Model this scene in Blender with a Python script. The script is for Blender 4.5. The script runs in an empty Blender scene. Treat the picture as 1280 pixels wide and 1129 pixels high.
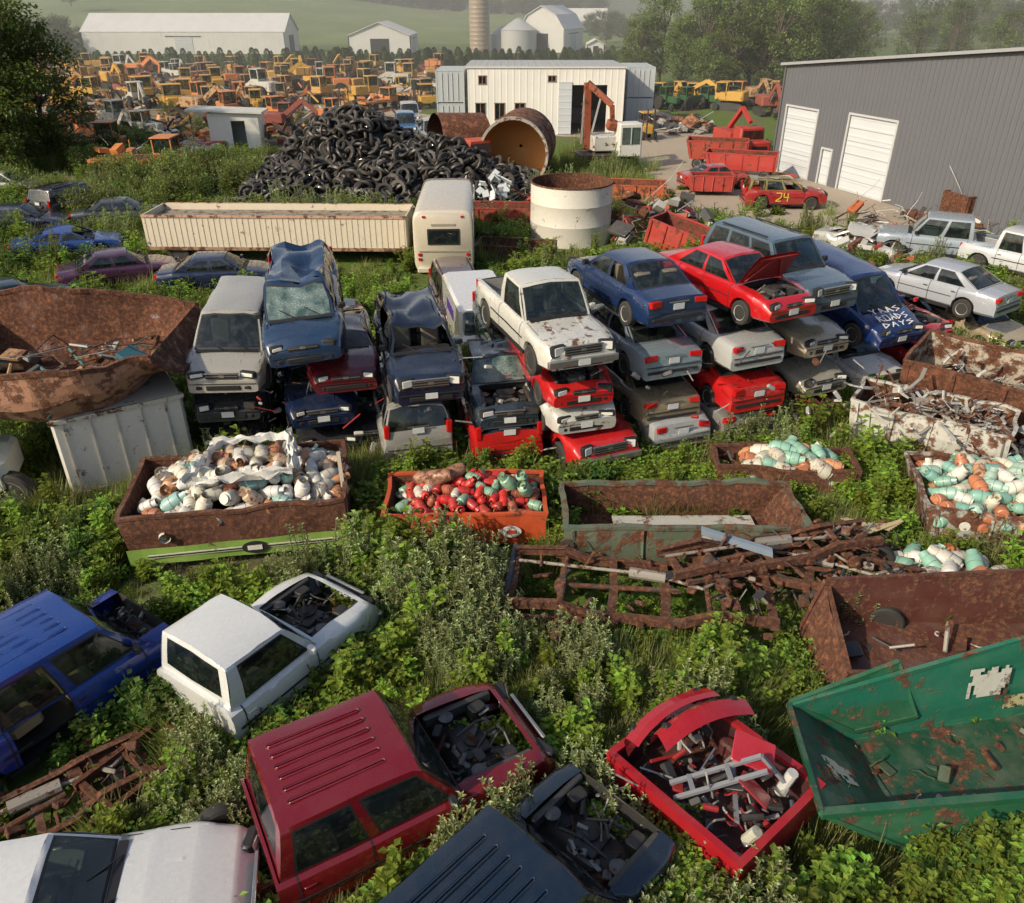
import bpy, bmesh, math, random
from mathutils import Vector, Matrix, Euler, noise
R=random.Random(11)
U=R.uniform
rad=math.radians
scene=bpy.context.scene

# ------------------------------------------------------------------ materials
def newmat(name):
    m=bpy.data.materials.new(name); m.use_nodes=True
    nt=m.node_tree; nt.nodes.clear(); return m,nt
def N(nt,t,ins=None,**kw):
    n=nt.nodes.new(t)
    for k,v in kw.items(): setattr(n,k,v)
    if ins:
        for k,v in ins.items():
            s=n.inputs[k]
            if isinstance(v,bpy.types.NodeSocket): nt.links.new(v,s)
            else: s.default_value=v
    return n
def math_(nt,op,a,b=0.0,clamp=False):
    n=nt.nodes.new('ShaderNodeMath'); n.operation=op; n.use_clamp=clamp
    for i,v in enumerate((a,b)):
        if isinstance(v,bpy.types.NodeSocket): nt.links.new(v,n.inputs[i])
        else: n.inputs[i].default_value=v
    return n.outputs[0]
def mixc(nt,f,a,b,mode='MIX'):
    n=nt.nodes.new('ShaderNodeMix'); n.data_type='RGBA'; n.blend_type=mode
    for s,v in ((n.inputs[0],f),(n.inputs[6],a),(n.inputs[7],b)):
        if isinstance(v,bpy.types.NodeSocket): nt.links.new(v,s)
        elif isinstance(v,(tuple,list)): s.default_value=(*v[:3],1)
        else: s.default_value=v
    return n.outputs[2]
def ramp(nt,f,stops):
    n=nt.nodes.new('ShaderNodeValToRGB'); nt.links.new(f,n.inputs[0])
    e=n.color_ramp.elements
    while len(e)<len(stops): e.new(.5)
    for i,(p,c) in enumerate(stops):
        e[i].position=p; e[i].color=(*c,1) if len(c)==3 else c
    return n.outputs[0]
def out(nt,sh): N(nt,'ShaderNodeOutputMaterial',{'Surface':sh})
def objcoord(nt):
    tc=N(nt,'ShaderNodeTexCoord'); oi=N(nt,'ShaderNodeObjectInfo')
    s=math_(nt,'MULTIPLY',oi.outputs['Random'],37.0)
    v=N(nt,'ShaderNodeVectorMath',{0:tc.outputs['Object']},operation='ADD')
    c=N(nt,'ShaderNodeCombineXYZ',{0:s,1:s,2:s}); nt.links.new(c.outputs[0],v.inputs[1])
    return v.outputs[0],oi

def worn(name,rough,coat,metal=0.0,dust=1.0,nscale=4.0,bump=.25,dbase=.16):
    m,nt=newmat(name)
    vec,oi=objcoord(nt)
    at=N(nt,'ShaderNodeAttribute',attribute_name='Col')
    n1=N(nt,'ShaderNodeTexNoise',{'Vector':vec,'Scale':1.7,'Detail':7.0,'Roughness':.74})
    n2=N(nt,'ShaderNodeTexNoise',{'Vector':vec,'Scale':nscale,'Detail':7.0,'Roughness':.70})
    n3=N(nt,'ShaderNodeTexNoise',{'Vector':vec,'Scale':nscale*4,'Detail':3.0,'Roughness':.7})
    g=N(nt,'ShaderNodeNewGeometry'); sx=N(nt,'ShaderNodeSeparateXYZ',{0:g.outputs['Normal']})
    nz=math_(nt,'ADD',math_(nt,'MULTIPLY',math_(nt,'ABSOLUTE',sx.outputs[2]),.7),.3,True)
    d=math_(nt,'MULTIPLY',math_(nt,'SUBTRACT',n1.outputs[0],.43),2.6,True)
    d=math_(nt,'MULTIPLY',d,nz,True)
    d=math_(nt,'MULTIPLY',d,math_(nt,'ADD',math_(nt,'MULTIPLY',at.outputs['Alpha'],.5),dbase*dust),True)
    th=math_(nt,'SUBTRACT',.76,math_(nt,'MULTIPLY',at.outputs['Alpha'],.5))
    rm=math_(nt,'MULTIPLY',math_(nt,'SUBTRACT',n2.outputs[0],th),14.0,True)
    rust=ramp(nt,n3.outputs[0],[(.25,(.020,.009,.007)),(.48,(.070,.027,.015)),(.63,(.145,.058,.028)),(.82,(.26,.135,.075))])
    hue=mixc(nt,math_(nt,'MULTIPLY',n3.outputs[0],.25),at.outputs['Color'],(.02,.02,.02))
    c=mixc(nt,d,hue,(.25,.21,.155)); c=mixc(nt,rm,c,rust)
    r=math_(nt,'ADD',math_(nt,'ADD',rough,math_(nt,'MULTIPLY',d,.6)),math_(nt,'MULTIPLY',rm,.5),True)
    bh=math_(nt,'ADD',math_(nt,'MULTIPLY',rm,.5),math_(nt,'MULTIPLY',n1.outputs[0],.6))
    b=N(nt,'ShaderNodeBump',{'Height':bh,'Strength':bump,'Distance':.03})
    cw=math_(nt,'MULTIPLY',math_(nt,'SUBTRACT',1.0,math_(nt,'MAXIMUM',rm,math_(nt,'MULTIPLY',d,1.2,True))),coat,True)
    p=N(nt,'ShaderNodeBsdfPrincipled',{'Base Color':c,'Roughness':r,'Metallic':metal,'Coat Weight':cw,'Coat Roughness':.05,'Normal':b.outputs[0]})
    out(nt,p.outputs[0]); return m
def simple(name,col,rough=.6,metal=0.0,var=.4,scale=6.0,bump=0.0,spec=.5):
    m,nt=newmat(name); vec,oi=objcoord(nt)
    n=N(nt,'ShaderNodeTexNoise',{'Vector':vec,'Scale':scale,'Detail':5.0,'Roughness':.65})
    c=mixc(nt,n.outputs[0],tuple(x*(1-var) for x in col),tuple(min(1,x*(1+var)) for x in col))
    ins={'Base Color':c,'Roughness':rough,'Metallic':metal,'Specular IOR Level':spec}
    if bump: ins['Normal']=N(nt,'ShaderNodeBump',{'Height':n.outputs[0],'Strength':bump,'Distance':.04}).outputs[0]
    p=N(nt,'ShaderNodeBsdfPrincipled',ins); out(nt,p.outputs[0]); return m
def glassmat(name,col,trans,rough):
    m,nt=newmat(name); vec,oi=objcoord(nt)
    n=N(nt,'ShaderNodeTexNoise',{'Vector':vec,'Scale':3.0,'Detail':5.0,'Roughness':.7})
    d=math_(nt,'MULTIPLY',math_(nt,'SUBTRACT',n.outputs[0],.48),2.0,True)
    c=mixc(nt,math_(nt,'MULTIPLY',d,.35),col,(.25,.25,.22))
    p=N(nt,'ShaderNodeBsdfPrincipled',{'Base Color':c,'Roughness':math_(nt,'ADD',math_(nt,'MULTIPLY',d,.25),rough),'Specular IOR Level':.9,'Coat Weight':.7,'Coat Roughness':.03})
    t=N(nt,'ShaderNodeBsdfTransparent',{'Color':(.72,.88,.84,1)})
    f=math_(nt,'MULTIPLY',math_(nt,'SUBTRACT',1.0,d),trans,True)
    mx=N(nt,'ShaderNodeMixShader',{0:f,1:p.outputs[0],2:t.outputs[0]}); out(nt,mx.outputs[0]); return m
def crackglass():
    m,nt=newmat('shattered_glass'); vec,oi=objcoord(nt)
    n=N(nt,'ShaderNodeTexVoronoi',{'Vector':vec,'Scale':22.0},feature='DISTANCE_TO_EDGE')
    n2=N(nt,'ShaderNodeTexNoise',{'Vector':vec,'Scale':3.0,'Detail':6.0})
    f=math_(nt,'MULTIPLY',math_(nt,'SUBTRACT',.07,n.outputs[0]),12.0,True)
    f=math_(nt,'MULTIPLY',math_(nt,'ADD',f,.25,True),math_(nt,'MULTIPLY',math_(nt,'SUBTRACT',n2.outputs[0],.38),4.0,True),True)
    c=mixc(nt,f,(.04,.08,.08),(.42,.52,.50))
    p=N(nt,'ShaderNodeBsdfPrincipled',{'Base Color':c,'Roughness':.25,'Specular IOR Level':.8})
    t=N(nt,'ShaderNodeBsdfTransparent')
    mx=N(nt,'ShaderNodeMixShader',{0:.15,1:p.outputs[0],2:t.outputs[0]}); out(nt,mx.outputs[0]); return m
def leafmat(name,trans=.35,rough=.5,tcol=(.30,.38,.03)):
    m,nt=newmat(name)
    at=N(nt,'ShaderNodeAttribute',attribute_name='Col'); oi=N(nt,'ShaderNodeObjectInfo')
    f=math_(nt,'ADD',math_(nt,'MULTIPLY',oi.outputs['Random'],.9),.6)
    h=N(nt,'ShaderNodeHueSaturation',{'Color':at.outputs['Color'],'Value':f,'Saturation':.95,
        'Hue':math_(nt,'ADD',.468,math_(nt,'MULTIPLY',oi.outputs['Random'],.05))})
    p=N(nt,'ShaderNodeBsdfPrincipled',{'Base Color':h.outputs[0],'Roughness':rough,'Specular IOR Level':.35})
    t=N(nt,'ShaderNodeBsdfTranslucent',{'Color':mixc(nt,.5,h.outputs[0],tcol)})
    mx=N(nt,'ShaderNodeMixShader',{0:trans,1:p.outputs[0],2:t.outputs[0]}); out(nt,mx.outputs[0]); return m

P,GL,RB,CH,BK,RD,HL,MT,SG,AL,TK=range(11)
MATS=[worn('car_paint',.26,1.0,metal=.12,dbase=.05,bump=.12),glassmat('window_glass',(.008,.013,.015),.45,.03),
 simple('tyre_rubber',(.026,.025,.023),.85,var=.5,scale=9),simple('dull_metal',(.42,.41,.39),.3,.85,.35,9),
 simple('black_plastic',(.016,.016,.017),.5,var=.4),simple('red_lens',(.36,.008,.008),.12,var=.2),
 simple('clear_lens',(.60,.60,.56),.10,var=.25,scale=20),worn('weathered_steel',.5,.15,nscale=2.6,bump=.5,dbase=.12),crackglass(),
 worn('bare_parts',.5,.0,metal=.35,nscale=7),worn('cylinder_paint',.42,.2,nscale=6.5,bump=.12,dbase=.1)]
LEAF=leafmat('leaf',.45); LEAFT=leafmat('tree_leaf',.36)
BARK=simple('bark',(.11,.085,.06),.9,var=.5,scale=12,bump=.5)

# ------------------------------------------------------------------ mesh builder
class MB:
    def __init__(s): s.v=[];s.f=[];s.m=[];s.c=[];s.col=(1,1,1,0)
    def add(s,vs,fs,mat=0,M=None,col=None):
        o=len(s.v)
        if M is not None: vs=[M@Vector(p) for p in vs]
        s.v.extend(tuple(p) for p in vs)
        c=col or s.col
        if len(c)==3: c=(*c,.15)
        for f in fs: s.f.append(tuple(i+o for i in f)); s.m.append(mat); s.c.append(c)
    def box(s,c,d,mat=0,rot=(0,0,0),col=None,M=None,taper=1.0,ch=0.0):
        x,y,z=d[0]/2,d[1]/2,d[2]/2; T=taper
        T0=Matrix.Translation(c)@Euler(rot).to_matrix().to_4x4()
        if M is not None: T0=M@T0
        if ch>0:
            vs=[];k=min(ch,x*.9,y*.9)
            for (zz,sc,ins) in ((-z,1,k*.6),(-z+k*.6,1,0),(z-k*.6,T,0),(z,T,k*.6)):
                X=x*sc-ins;Y=y*sc-ins;q=k
                for (a,b) in ((X-q,-Y),(X,-Y+q),(X,Y-q),(X-q,Y),(-X+q,Y),(-X,Y-q),(-X,-Y+q),(-X+q,-Y)): vs.append((a,b,zz))
            fs=[tuple(range(7,-1,-1)),tuple(range(24,32))]
            for r in range(3):
                for i in range(8): j=(i+1)%8; fs.append((r*8+i,r*8+j,r*8+8+j,r*8+8+i))
            s.add(vs,fs,mat,T0,col);return
        vs=[(-x,-y,-z),(x,-y,-z),(x,y,-z),(-x,y,-z),(-x*T,-y*T,z),(x*T,-y*T,z),(x*T,y*T,z),(-x*T,y*T,z)]
        s.add(vs,[(3,2,1,0),(4,5,6,7),(0,1,5,4),(1,2,6,5),(2,3,7,6),(3,0,4,7)],mat,T0,col)
    def beam(s,a,b,w,h,mat=0,col=None,M=None):
        a=Vector(a);b=Vector(b);d=b-a;L=d.length
        if L<1e-4:return
        q=d.to_track_quat('X','Z').to_matrix().to_4x4()
        T=Matrix.Translation((a+b)/2)@q
        if M is not None:T=M@T
        x,y,z=L/2,w/2,h/2
        vs=[(-x,-y,-z),(x,-y,-z),(x,y,-z),(-x,y,-z),(-x,-y,z),(x,-y,z),(x,y,z),(-x,y,z)]
        s.add(vs,[(3,2,1,0),(4,5,6,7),(0,1,5,4),(1,2,6,5),(2,3,7,6),(3,0,4,7)],mat,T,col)
    def lathe(s,prof,seg=14,mat=0,M=None,col=None,cap=True):
        vs=[];fs=[]
        for r,z in prof:
            for i in range(seg):
                a=2*math.pi*i/seg; vs.append((r*math.cos(a),r*math.sin(a),z))
        for k in range(len(prof)-1):
            for i in range(seg):
                j=(i+1)%seg; fs.append((k*seg+i,k*seg+j,k*seg+seg+j,k*seg+seg+i))
        if cap:
            fs.append(tuple(range(seg-1,-1,-1))); n=(len(prof)-1)*seg; fs.append(tuple(range(n,n+seg)))
        s.add(vs,fs,mat,M,col)
    def cyl(s,a,b,r,r2=None,seg=10,mat=0,col=None,M=None,cap=True):
        a=Vector(a);b=Vector(b);d=b-a
        q=d.to_track_quat('Z','Y').to_matrix().to_4x4()
        T=Matrix.Translation(a)@q
        if M is not None:T=M@T
        s.lathe([(r,0),(r if r2 is None else r2,d.length)],seg,mat,T,col,cap)
    def grid(s,f,us,vs_,mat=0,M=None,col=None,skip=None):
        pts=[f(u,v) for u in us for v in vs_]; n=len(vs_);
        for i in range(len(us)-1):
            for j in range(n-1):
                mm=mat
                if skip:
                    mm=skip((us[i]+us[i+1])/2,(vs_[j]+vs_[j+1])/2)
                    if mm is None: continue
                s.add([pts[i*n+j],pts[(i+1)*n+j],pts[(i+1)*n+j+1],pts[i*n+j+1]],[(0,1,2,3)],mm,M,col)
    def obj(s,name,mats=None,parent=None,merge=False,ang=35,bevel=0,link=True,smooth=True,M=None):
        me=bpy.data.meshes.new(name); me.from_pydata(s.v,[],s.f)
        for m in (mats or MATS): me.materials.append(m)
        me.polygons.foreach_set('material_index',s.m)
        a=me.color_attributes.new('Col','FLOAT_COLOR','CORNER'); buf=[]
        for f,c in zip(s.f,s.c): buf.extend(c*len(f))
        a.data.foreach_set('color',buf)
        if merge:
            bm=bmesh.new();bm.from_mesh(me);bmesh.ops.remove_doubles(bm,verts=bm.verts,dist=.0015)
            bmesh.ops.recalc_face_normals(bm,faces=bm.faces);bm.to_mesh(me);bm.free()
        if smooth:
            me.polygons.foreach_set('use_smooth',[True]*len(me.polygons))
            me.set_sharp_from_angle(angle=rad(ang))
        me.update()
        o=bpy.data.objects.new(name,me)
        if link: scene.collection.objects.link(o)
        if parent: o.parent=parent
        if M is not None: o.matrix_world=M
        if bevel:
            b=o.modifiers.new('bevel','BEVEL');b.width=bevel;b.segments=2;b.limit_method='ANGLE';b.angle_limit=rad(38)
        return o
def empty(name,loc=(0,0,0),rz=0):
    e=bpy.data.objects.new(name,None);e.location=loc;e.rotation_euler=(0,0,rz);e.empty_display_size=.3
    scene.collection.objects.link(e);return e
def interp(p,x):
    if x<=p[0][0]:return p[0][1]
    for (a,b),(c,d) in zip(p,p[1:]):
        if x<=c: return b+(d-b)*(x-a)/(c-a) if c>a else d
    return p[-1][1]
def lerp(a,b,t):return a+(b-a)*t
def sstep(a,b,x): t=max(0,min(1,(x-a)/(b-a)));return t*t*(3-2*t)
RECTS=[];LOWR=[]
def foot(cx,cy,hx,hy,th,low=False): (LOWR if low else RECTS).append((cx,cy,hx,hy,math.cos(th),math.sin(th)))
def blocked(x,y,m=0,L=None):
    for cx,cy,hx,hy,c,s in (RECTS if L is None else L):
        dx=x-cx;dy=y-cy
        if abs(dx)+abs(dy)>(hx+hy+m)*1.5+2:continue
        if abs(dx*c+dy*s)<hx+m and abs(-dx*s+dy*c)<hy+m:return True
    return False

# ------------------------------------------------------------------ cars
K={
'sedan':dict(xf=2.35,xr=-2.4,W=.90,wx=(1.42,-1.38),wr=.32,top=[(-2.4,.66),(-2.34,.93),(-1.7,1.0),(-1.3,.97),(1.05,.94),(1.6,.88),(2.12,.76),(2.35,.58)],
   wb=1.05,rf=.28,rr=-.85,bb=-1.68,hr=1.42,win=[(.07,.45),(.49,.86)],doors=[.95,-.12,-1.1],zl=.68,zt=.83),
'suv':dict(xf=2.3,xr=-2.35,W=.94,wx=(1.42,-1.4),wr=.37,top=[(-2.35,.8),(-2.3,1.08),(1.0,1.06),(1.5,1.04),(2.1,.96),(2.3,.75)],
   wb=1.02,rf=.42,rr=-2.05,bb=-2.28,hr=1.74,win=[(.05,.33),(.36,.66),(.70,.95)],doors=[.95,-.05,-1.0],zl=.83,zt=1.15),
'van':dict(xf=2.4,xr=-2.45,W=.97,wx=(1.5,-1.45),wr=.34,top=[(-2.45,.8),(-2.4,1.03),(1.2,1.0),(1.7,.93),(2.2,.8),(2.4,.62)],
   wb=1.4,rf=.62,rr=-2.1,bb=-2.38,hr=1.72,win=[(.08,.34),(.37,.66),(.69,.95)],doors=[1.1,.1,-1.1],zl=.74,zt=1.1),
'pickup':dict(xf=2.55,xr=-2.75,W=.98,wx=(1.65,-1.75),wr=.38,top=[(-2.75,1.0),(-2.7,1.08),(-.95,1.09),(1.0,1.1),(1.5,1.09),(2.35,1.02),(2.55,.82)],
   wb=1.0,rf=.45,rr=-.68,bb=-.80,hr=1.84,win=[(.09,.84)],doors=[.92,-.62],zl=.88,zt=.95,yr=.78),
'extcab':dict(xf=2.6,xr=-2.9,W=1.0,wx=(1.68,-1.95),wr=.39,top=[(-2.9,1.0),(-2.85,1.12),(-1.5,1.13),(1.0,1.14),(1.5,1.12),(2.38,1.04),(2.6,.84)],
   wb=1.06,rf=.46,rr=-1.34,bb=-1.48,hr=1.93,win=[(.05,.47),(.53,.93)],doors=[.96,-.30,-1.28],zl=.88,zt=.95,yr=.79),
}
K['longsedan']=dict(K['sedan']);K['longsedan'].update(wb=.62,rf=-.12,rr=-1.0,bb=-1.72,doors=[.58,-.35,-1.2],W=.95)
def wheel(mb,c,r,side,w=.22,rimc=(.4,.4,.4,.2),M=None):
    T=Matrix.Translation(c)@Euler((rad(-90)*side,0,0)).to_matrix().to_4x4()
    if M is not None:T=M@T
    mb.lathe([(r*.62,-w/2),(r*.9,-w/2),(r,-w*.36),(r,w*.36),(r*.9,w/2),(r*.64,w/2),(r*.6,w*.3)],20,RB,T,cap=False)
    mb.lathe([(r*.62,w*.42),(r*.56,w*.2),(r*.2,w*.12)],20,AL,T,col=(.05,.05,.05,.2))
    for i in range(6):
        a=i*math.pi/3; mb.box((r*.34*math.cos(a),r*.34*math.sin(a),w*.3),(r*.5,r*.16,.03),AL,(0,0,a),rimc,T)
    mb.lathe([(r*.16,w*.1),(r*.14,w*.38)],10,AL,T,col=rimc)
    mb.lathe([(r*.64,w*.3),(r*.64,w*.47),(r*.57,w*.42)],20,AL,T,col=rimc,cap=False)
def junk(mb,c,ext,n,pal,M=None,smin=.06,smax=.35,mat=MT):
    for i in range(n):
        p=(c[0]+U(-1,1)*ext[0],c[1]+U(-1,1)*ext[1],c[2]+U(0,1)*ext[2])
        col=R.choice(pal);k=R.random();s=U(smin,smax)
        if k<.35: mb.box(p,(s,s*U(.3,.9),s*U(.08,.45)),mat,(U(-.6,.6),U(-.6,.6),U(0,3)),col,M,ch=.015)
        elif k<.7:
            d=Vector((U(-1,1),U(-1,1),U(-.4,.4))).normalized()*s*U(.8,1.8)
            mb.cyl(p,Vector(p)+d,U(.012,.05),seg=7,mat=mat,col=col,M=M)
        else:
            q=Vector(p);d=Vector((U(-1,1),U(-1,1),U(-.3,.3))).normalized()*s*.6
            for _ in range(4):
                mb.cyl(q,q+d,.015,seg=6,mat=mat,col=col,M=M);q=q+d;d=d+Vector((U(-1,1),U(-1,1),U(-1,1)))*s*.35
ENG=[(.26,.26,.25,.35),(.06,.06,.06,.2),(.03,.03,.03,.1),(.12,.08,.05,.8),(.34,.33,.31,.4),(.10,.10,.11,.4),(.03,.03,.03,.2)]

def car(name,center,z0,head,kind,col,wear=.15,crush=1.0,dent=0.0,dmg=.012,hood='ok',bed=True,wheels=True,
        miss=0.0,shatter=False,pitch=0,roll=0,seatc=(.16,.14,.11,.3),nose=None,roofc=None,bevel=0,lamps=True,hoodc=None,seed=None,
        missing_doors=(),xcut=None,ribs=False,chromey=None):
    k=K[kind];W=k['W'];xf=k['xf'];xr=k['xr']
    if kind in('pickup','extcab') and not bed: xr=k['bb']-.06
    if nose is not None:
        center=(nose[0]-math.cos(head)*xf,nose[1]-math.sin(head)*xf)
    sd=seed if seed is not None else U(0,100)
    col=(*col,wear) if len(col)==3 else col
    rc=(*roofc,wear) if roofc else col
    hc=hoodc or col
    wr=k['wr'];ar=wr+.07
    dz=U(-.04,.05)
    top=[(a,b+(dz if a>k['wb'] else 0)*sstep(k['wb'],k['wb']+.5,a)) for a,b in k['top']]
    isp=kind in('pickup','extcab')
    xe=xcut or xf
    if xcut: lamps=False
    def plan(x):
        f=max(0,(x-(xf-.75))/.75);b=max(0,((k['xr']+.5)-x)/.5)
        return 1-.15*f*f-.08*b*b
    def zbot(x):
        z=.27 if not isp else .40
        for w in k['wx']:
            d=abs(x-w)
            if d<ar: z=max(z,wr*.95+math.sqrt(ar*ar-d*d))
        e=max(0,(x-(xf-.35))/.35);z+=.03*e
        return z
    def flare(x):
        return .025*sum(max(0,1-abs(x-w)/(ar*1.35)) for w in k['wx'])
    xs={xr,xe,xf-.04,xf-.15,k['wb'],k['bb'],xf-.3}
    for w in k['wx']:
        for q in(-1.001,-.93,-.72,-.4,0,.4,.72,.93,1.001): xs.add(w+q*ar)
    for p in top: xs.add(p[0])
    for p in k['doors']: xs.add(p)
    x=xr
    while x<xf: xs.add(x); x+=.32
    xs=sorted(v for v in xs if xr-1e-6<=v<=xe+1e-6)
    xs=[v for i,v in enumerate(xs) if i==0 or v-xs[i-1]>.012]
    fr=[0,.12,.5,.80,.94,1.0]; wy=[.90,.985,1.0,.985,.95,.885]
    def nz(p,amp):
        v=noise.noise_vector(Vector((p[0]*1.1+sd,p[1]*1.2,p[2]*1.3)));v2=noise.noise_vector(Vector((p[0]*3.1+sd,p[1]*3.2,p[2]*3.3)))
        return Vector(p)+v*amp+v2*amp*.6
    def sec(x):
        zb=zbot(x);zt=interp(top,x);pw=plan(x);f=flare(x)
        if zb>zt-.12: zb=zt-.12
        h=[(W*pw*wy[i]+(f if i in(1,2) else f*.5 if i<4 else 0),zb+(zt-zb)*fr[i]) for i in range(6)]
        h=h+[(W*pw*.70,zt+.016),(W*pw*.40,zt+.030),(0,zt+.036)]
        return h
    mb=MB();mb.col=col
    S=[]
    for x in xs:
        h=sec(x)
        ring=[(x,y,z) for y,z in h]+[(x,-y,z) for y,z in h[-2::-1]]
        S.append([nz(p,dmg) for p in ring])
    n=len(S[0]); o=len(mb.v)
    for r in S: mb.v.extend(tuple(p) for p in r)
    hood0=k['wb']+.05;hood1=min(xf-.28 if hood!='ok' else xf-.12,xe)
    bed0=k['xr']+.09;bed1=k['bb']-.12
    for i in range(len(xs)-1):
        xm=(xs[i]+xs[i+1])/2
        for j in range(n-1):
            istop=5<=j<=n-7; inner=6<=j<=n-8
            c=col
            if istop:
                if k['bb']+.0<xm<k['wb']: continue
                if isp and bed and bed0<xm<bed1: continue
                if inner and hood!='ok' and hood0<xm<hood1: continue
                if xm>k['wb']:c=hc
            if missing_doors and (j<5 or j>n-7):
                side=1 if j<5 else -1;sk=False
                for (s_,a_,b_) in missing_doors:
                    if s_==side and a_<xm<b_ and 1<=(j if side>0 else n-2-j): sk=True
                if sk:continue
            mb.f.append((o+i*n+j,o+(i+1)*n+j,o+(i+1)*n+j+1,o+i*n+j+1));mb.m.append(P);mb.c.append(c)
        mb.f.append((o+i*n,o+i*n+n-1,o+(i+1)*n+n-1,o+(i+1)*n));mb.m.append(BK);mb.c.append(col)
    for e in (0,len(xs)-1):
        for j in range(n//2):
            a,b,c_,d=o+e*n+j,o+e*n+j+1,o+e*n+n-2-j,o+e*n+n-1-j
            if b!=c_: mb.f.append((a,b,c_,d))
            else: mb.f.append((a,b,d))
            mb.m.append(P if not(xcut and e) else MT);mb.c.append(col if not(xcut and e) else (.03,.03,.03,.3))
    wb,rf,rr,bb=k['wb'],k['rf'],k['rr'],k['bb']
    zw=interp(top,wb);zbk=interp(top,bb)
    hr=zw+(k['hr']-zw)*crush
    yb=W*.885;yr=W*k.get('yr',.72)
    def dent_at(p,t):
        x,y,z=p
        dd=dent*(.55+.9*noise.noise(Vector((x*1.3+sd,y*1.7,5))))*(1-.55*abs(y)/yr)
        dd=max(0,dd)
        return nz((x,y,z-dd*t),dmg*(1+t))
    crown=.065
    def cr(y): return crown*(1-abs(y)**3.5)
    def wsh(bx,bz,rx):
        def f(y,t):
            px=lerp(bx,rx,t);pz=lerp(bz,hr+cr(y),t);py=lerp(yb*y,yr*y,t)
            bul=.07*(1-y*y)*(4*t*(1-t))*.6
            px+=bul*(1 if rx<bx else -1);pz+=bul*.3
            return dent_at((px,py,pz),t)
        return f
    ysg=[-1,-.945,-.91,-.5,0,.5,.91,.945,1];tsg=[0,.04,.09,.5,.88,.92,1]
    dead={}
    for key in('f','b','s1','s2','s3','s4','s5','s6'): dead[key]=R.random()<miss
    def cls(key,shat=False):
        def f(y,t):
            if abs(y)<.91 and .09<t<.88: return None if dead[key] else (SG if shat else GL)
            if abs(y)<.945 and .04<t<.92: return BK
            return P
        return f
    mb.grid(wsh(wb,zw,rf),ysg,tsg,skip=cls('f',shatter),col=rc)
    kb=cls('b')
    if isp:
        def kb2(y,t):
            if abs(y)<.80 and .22<t<.88:return kb(y,t)
            return P
        mb.grid(wsh(bb,zbk,rr),[-1,-.86,-.8,-.4,0,.4,.8,.86,1],[0,.22,.27,.55,.88,.92,1],skip=kb2,col=rc)
    else: mb.grid(wsh(bb,zbk,rr),ysg,tsg,skip=kb,col=rc)
    cuts=[0,1]
    for a,b in k['win']: cuts+= [a,a+.015,b-.015,b]
    cuts=sorted(set(cuts));tS=[0,.05,.09,.5,.87,.91,1]
    for sgn in(1,-1):
        def fs(s,t):
            x=lerp(lerp(wb,bb,s),lerp(rf,rr,s),t); zl_=interp(top,lerp(wb,bb,s))
            y=lerp(yb,yr,t)+.035*4*t*(1-t)
            return dent_at((x,sgn*y,lerp(zl_,hr,t)),t)
        def cs(s,t):
            for wi,(a,b) in enumerate(k['win']):
                if a+.015<s<b-.015 and .09<t<.87: return None if dead['s%d'%(wi+(1 if sgn>0 else 4))] else GL
                if a<s<b and .05<t<.91:return BK
            return P
        mb.grid(fs,cuts,tS,skip=cs,col=rc)
    us=[-1,-.93,-.8,-.5,-.17,.17,.5,.8,.93,1];nx=max(4,int((rf-rr)/.22))
    mb.grid(lambda a,y:dent_at((lerp(rf,rr,a),yr*y,hr+cr(y)-.0),1),[i/nx for i in range(nx+1)],us,mat=P,col=rc)
    if ribs:
        for y in(-.62,-.37,-.12,.12,.37,.62):
            mb.box(((rf+rr)/2-.08,y*yr,hr+cr(y)+.002),(rf-rr-.5,.08,.014),P,col=rc,ch=.03)
    def strip(x,a=0,b=5,w=.011):
        h=sec(x)
        for sgn in(1,-1):
            for j in range(a,b):
                (y0,z0_),(y1,z1_)=h[j],h[j+1];e=.004
                q=[nz((x-w,sgn*(y0),z0_),dmg),nz((x+w,sgn*y0,z0_),dmg),nz((x+w,sgn*y1,z1_),dmg),nz((x-w,sgn*y1,z1_),dmg)]
                q=[p+Vector((0,sgn*e,.002 if j>3 else 0)) for p in q]
                mb.add(q,[(0,1,2,3)],BK)
    for d in k['doors']:strip(d)
    for sgn in(1,-1):
        xa,xb=k['wx'][1]+ar+.06,k['wx'][0]-ar-.06
        xa=max(xa,xr+.1);m_=6
        for i in range(m_):
            a_=lerp(xa,xb,i/m_);b_=lerp(xa,xb,(i+1)/m_)
            if any(s_==sgn and q_<(a_+b_)/2<r__ for s_,q_,r__ in missing_doors):continue
            p0=nz((a_,sgn*(W+.004),sec(a_)[2][1]+.02),dmg)+Vector((0,sgn*.004,0));p1=nz((b_,sgn*(W+.004),sec(b_)[2][1]+.02),dmg)+Vector((0,sgn*.004,0))
            mb.beam(p0,p1,.012,.035 if isp or kind=='suv' else .02,BK)
            mb.beam(p0-Vector((0,sgn*.05,sec(a_)[2][1]-.24-(.13 if isp else 0))),p1-Vector((0,sgn*.05,sec(b_)[2][1]-.24-(.13 if isp else 0))),.05,.10,BK)
    for i in range(len(k['doors'])-1):
        a=k['doors'][i+1]
        for sgn in(1,-1):
            if any(s_==sgn and a_<a+.1<b_ for s_,a_,b_ in missing_doors):continue
            zc=interp(top,a)-.17;mb.box((a+.13,sgn*(W*.985),zc),(.16,.035,.035),BK if R.random()<.5 else P,ch=.01)
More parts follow.
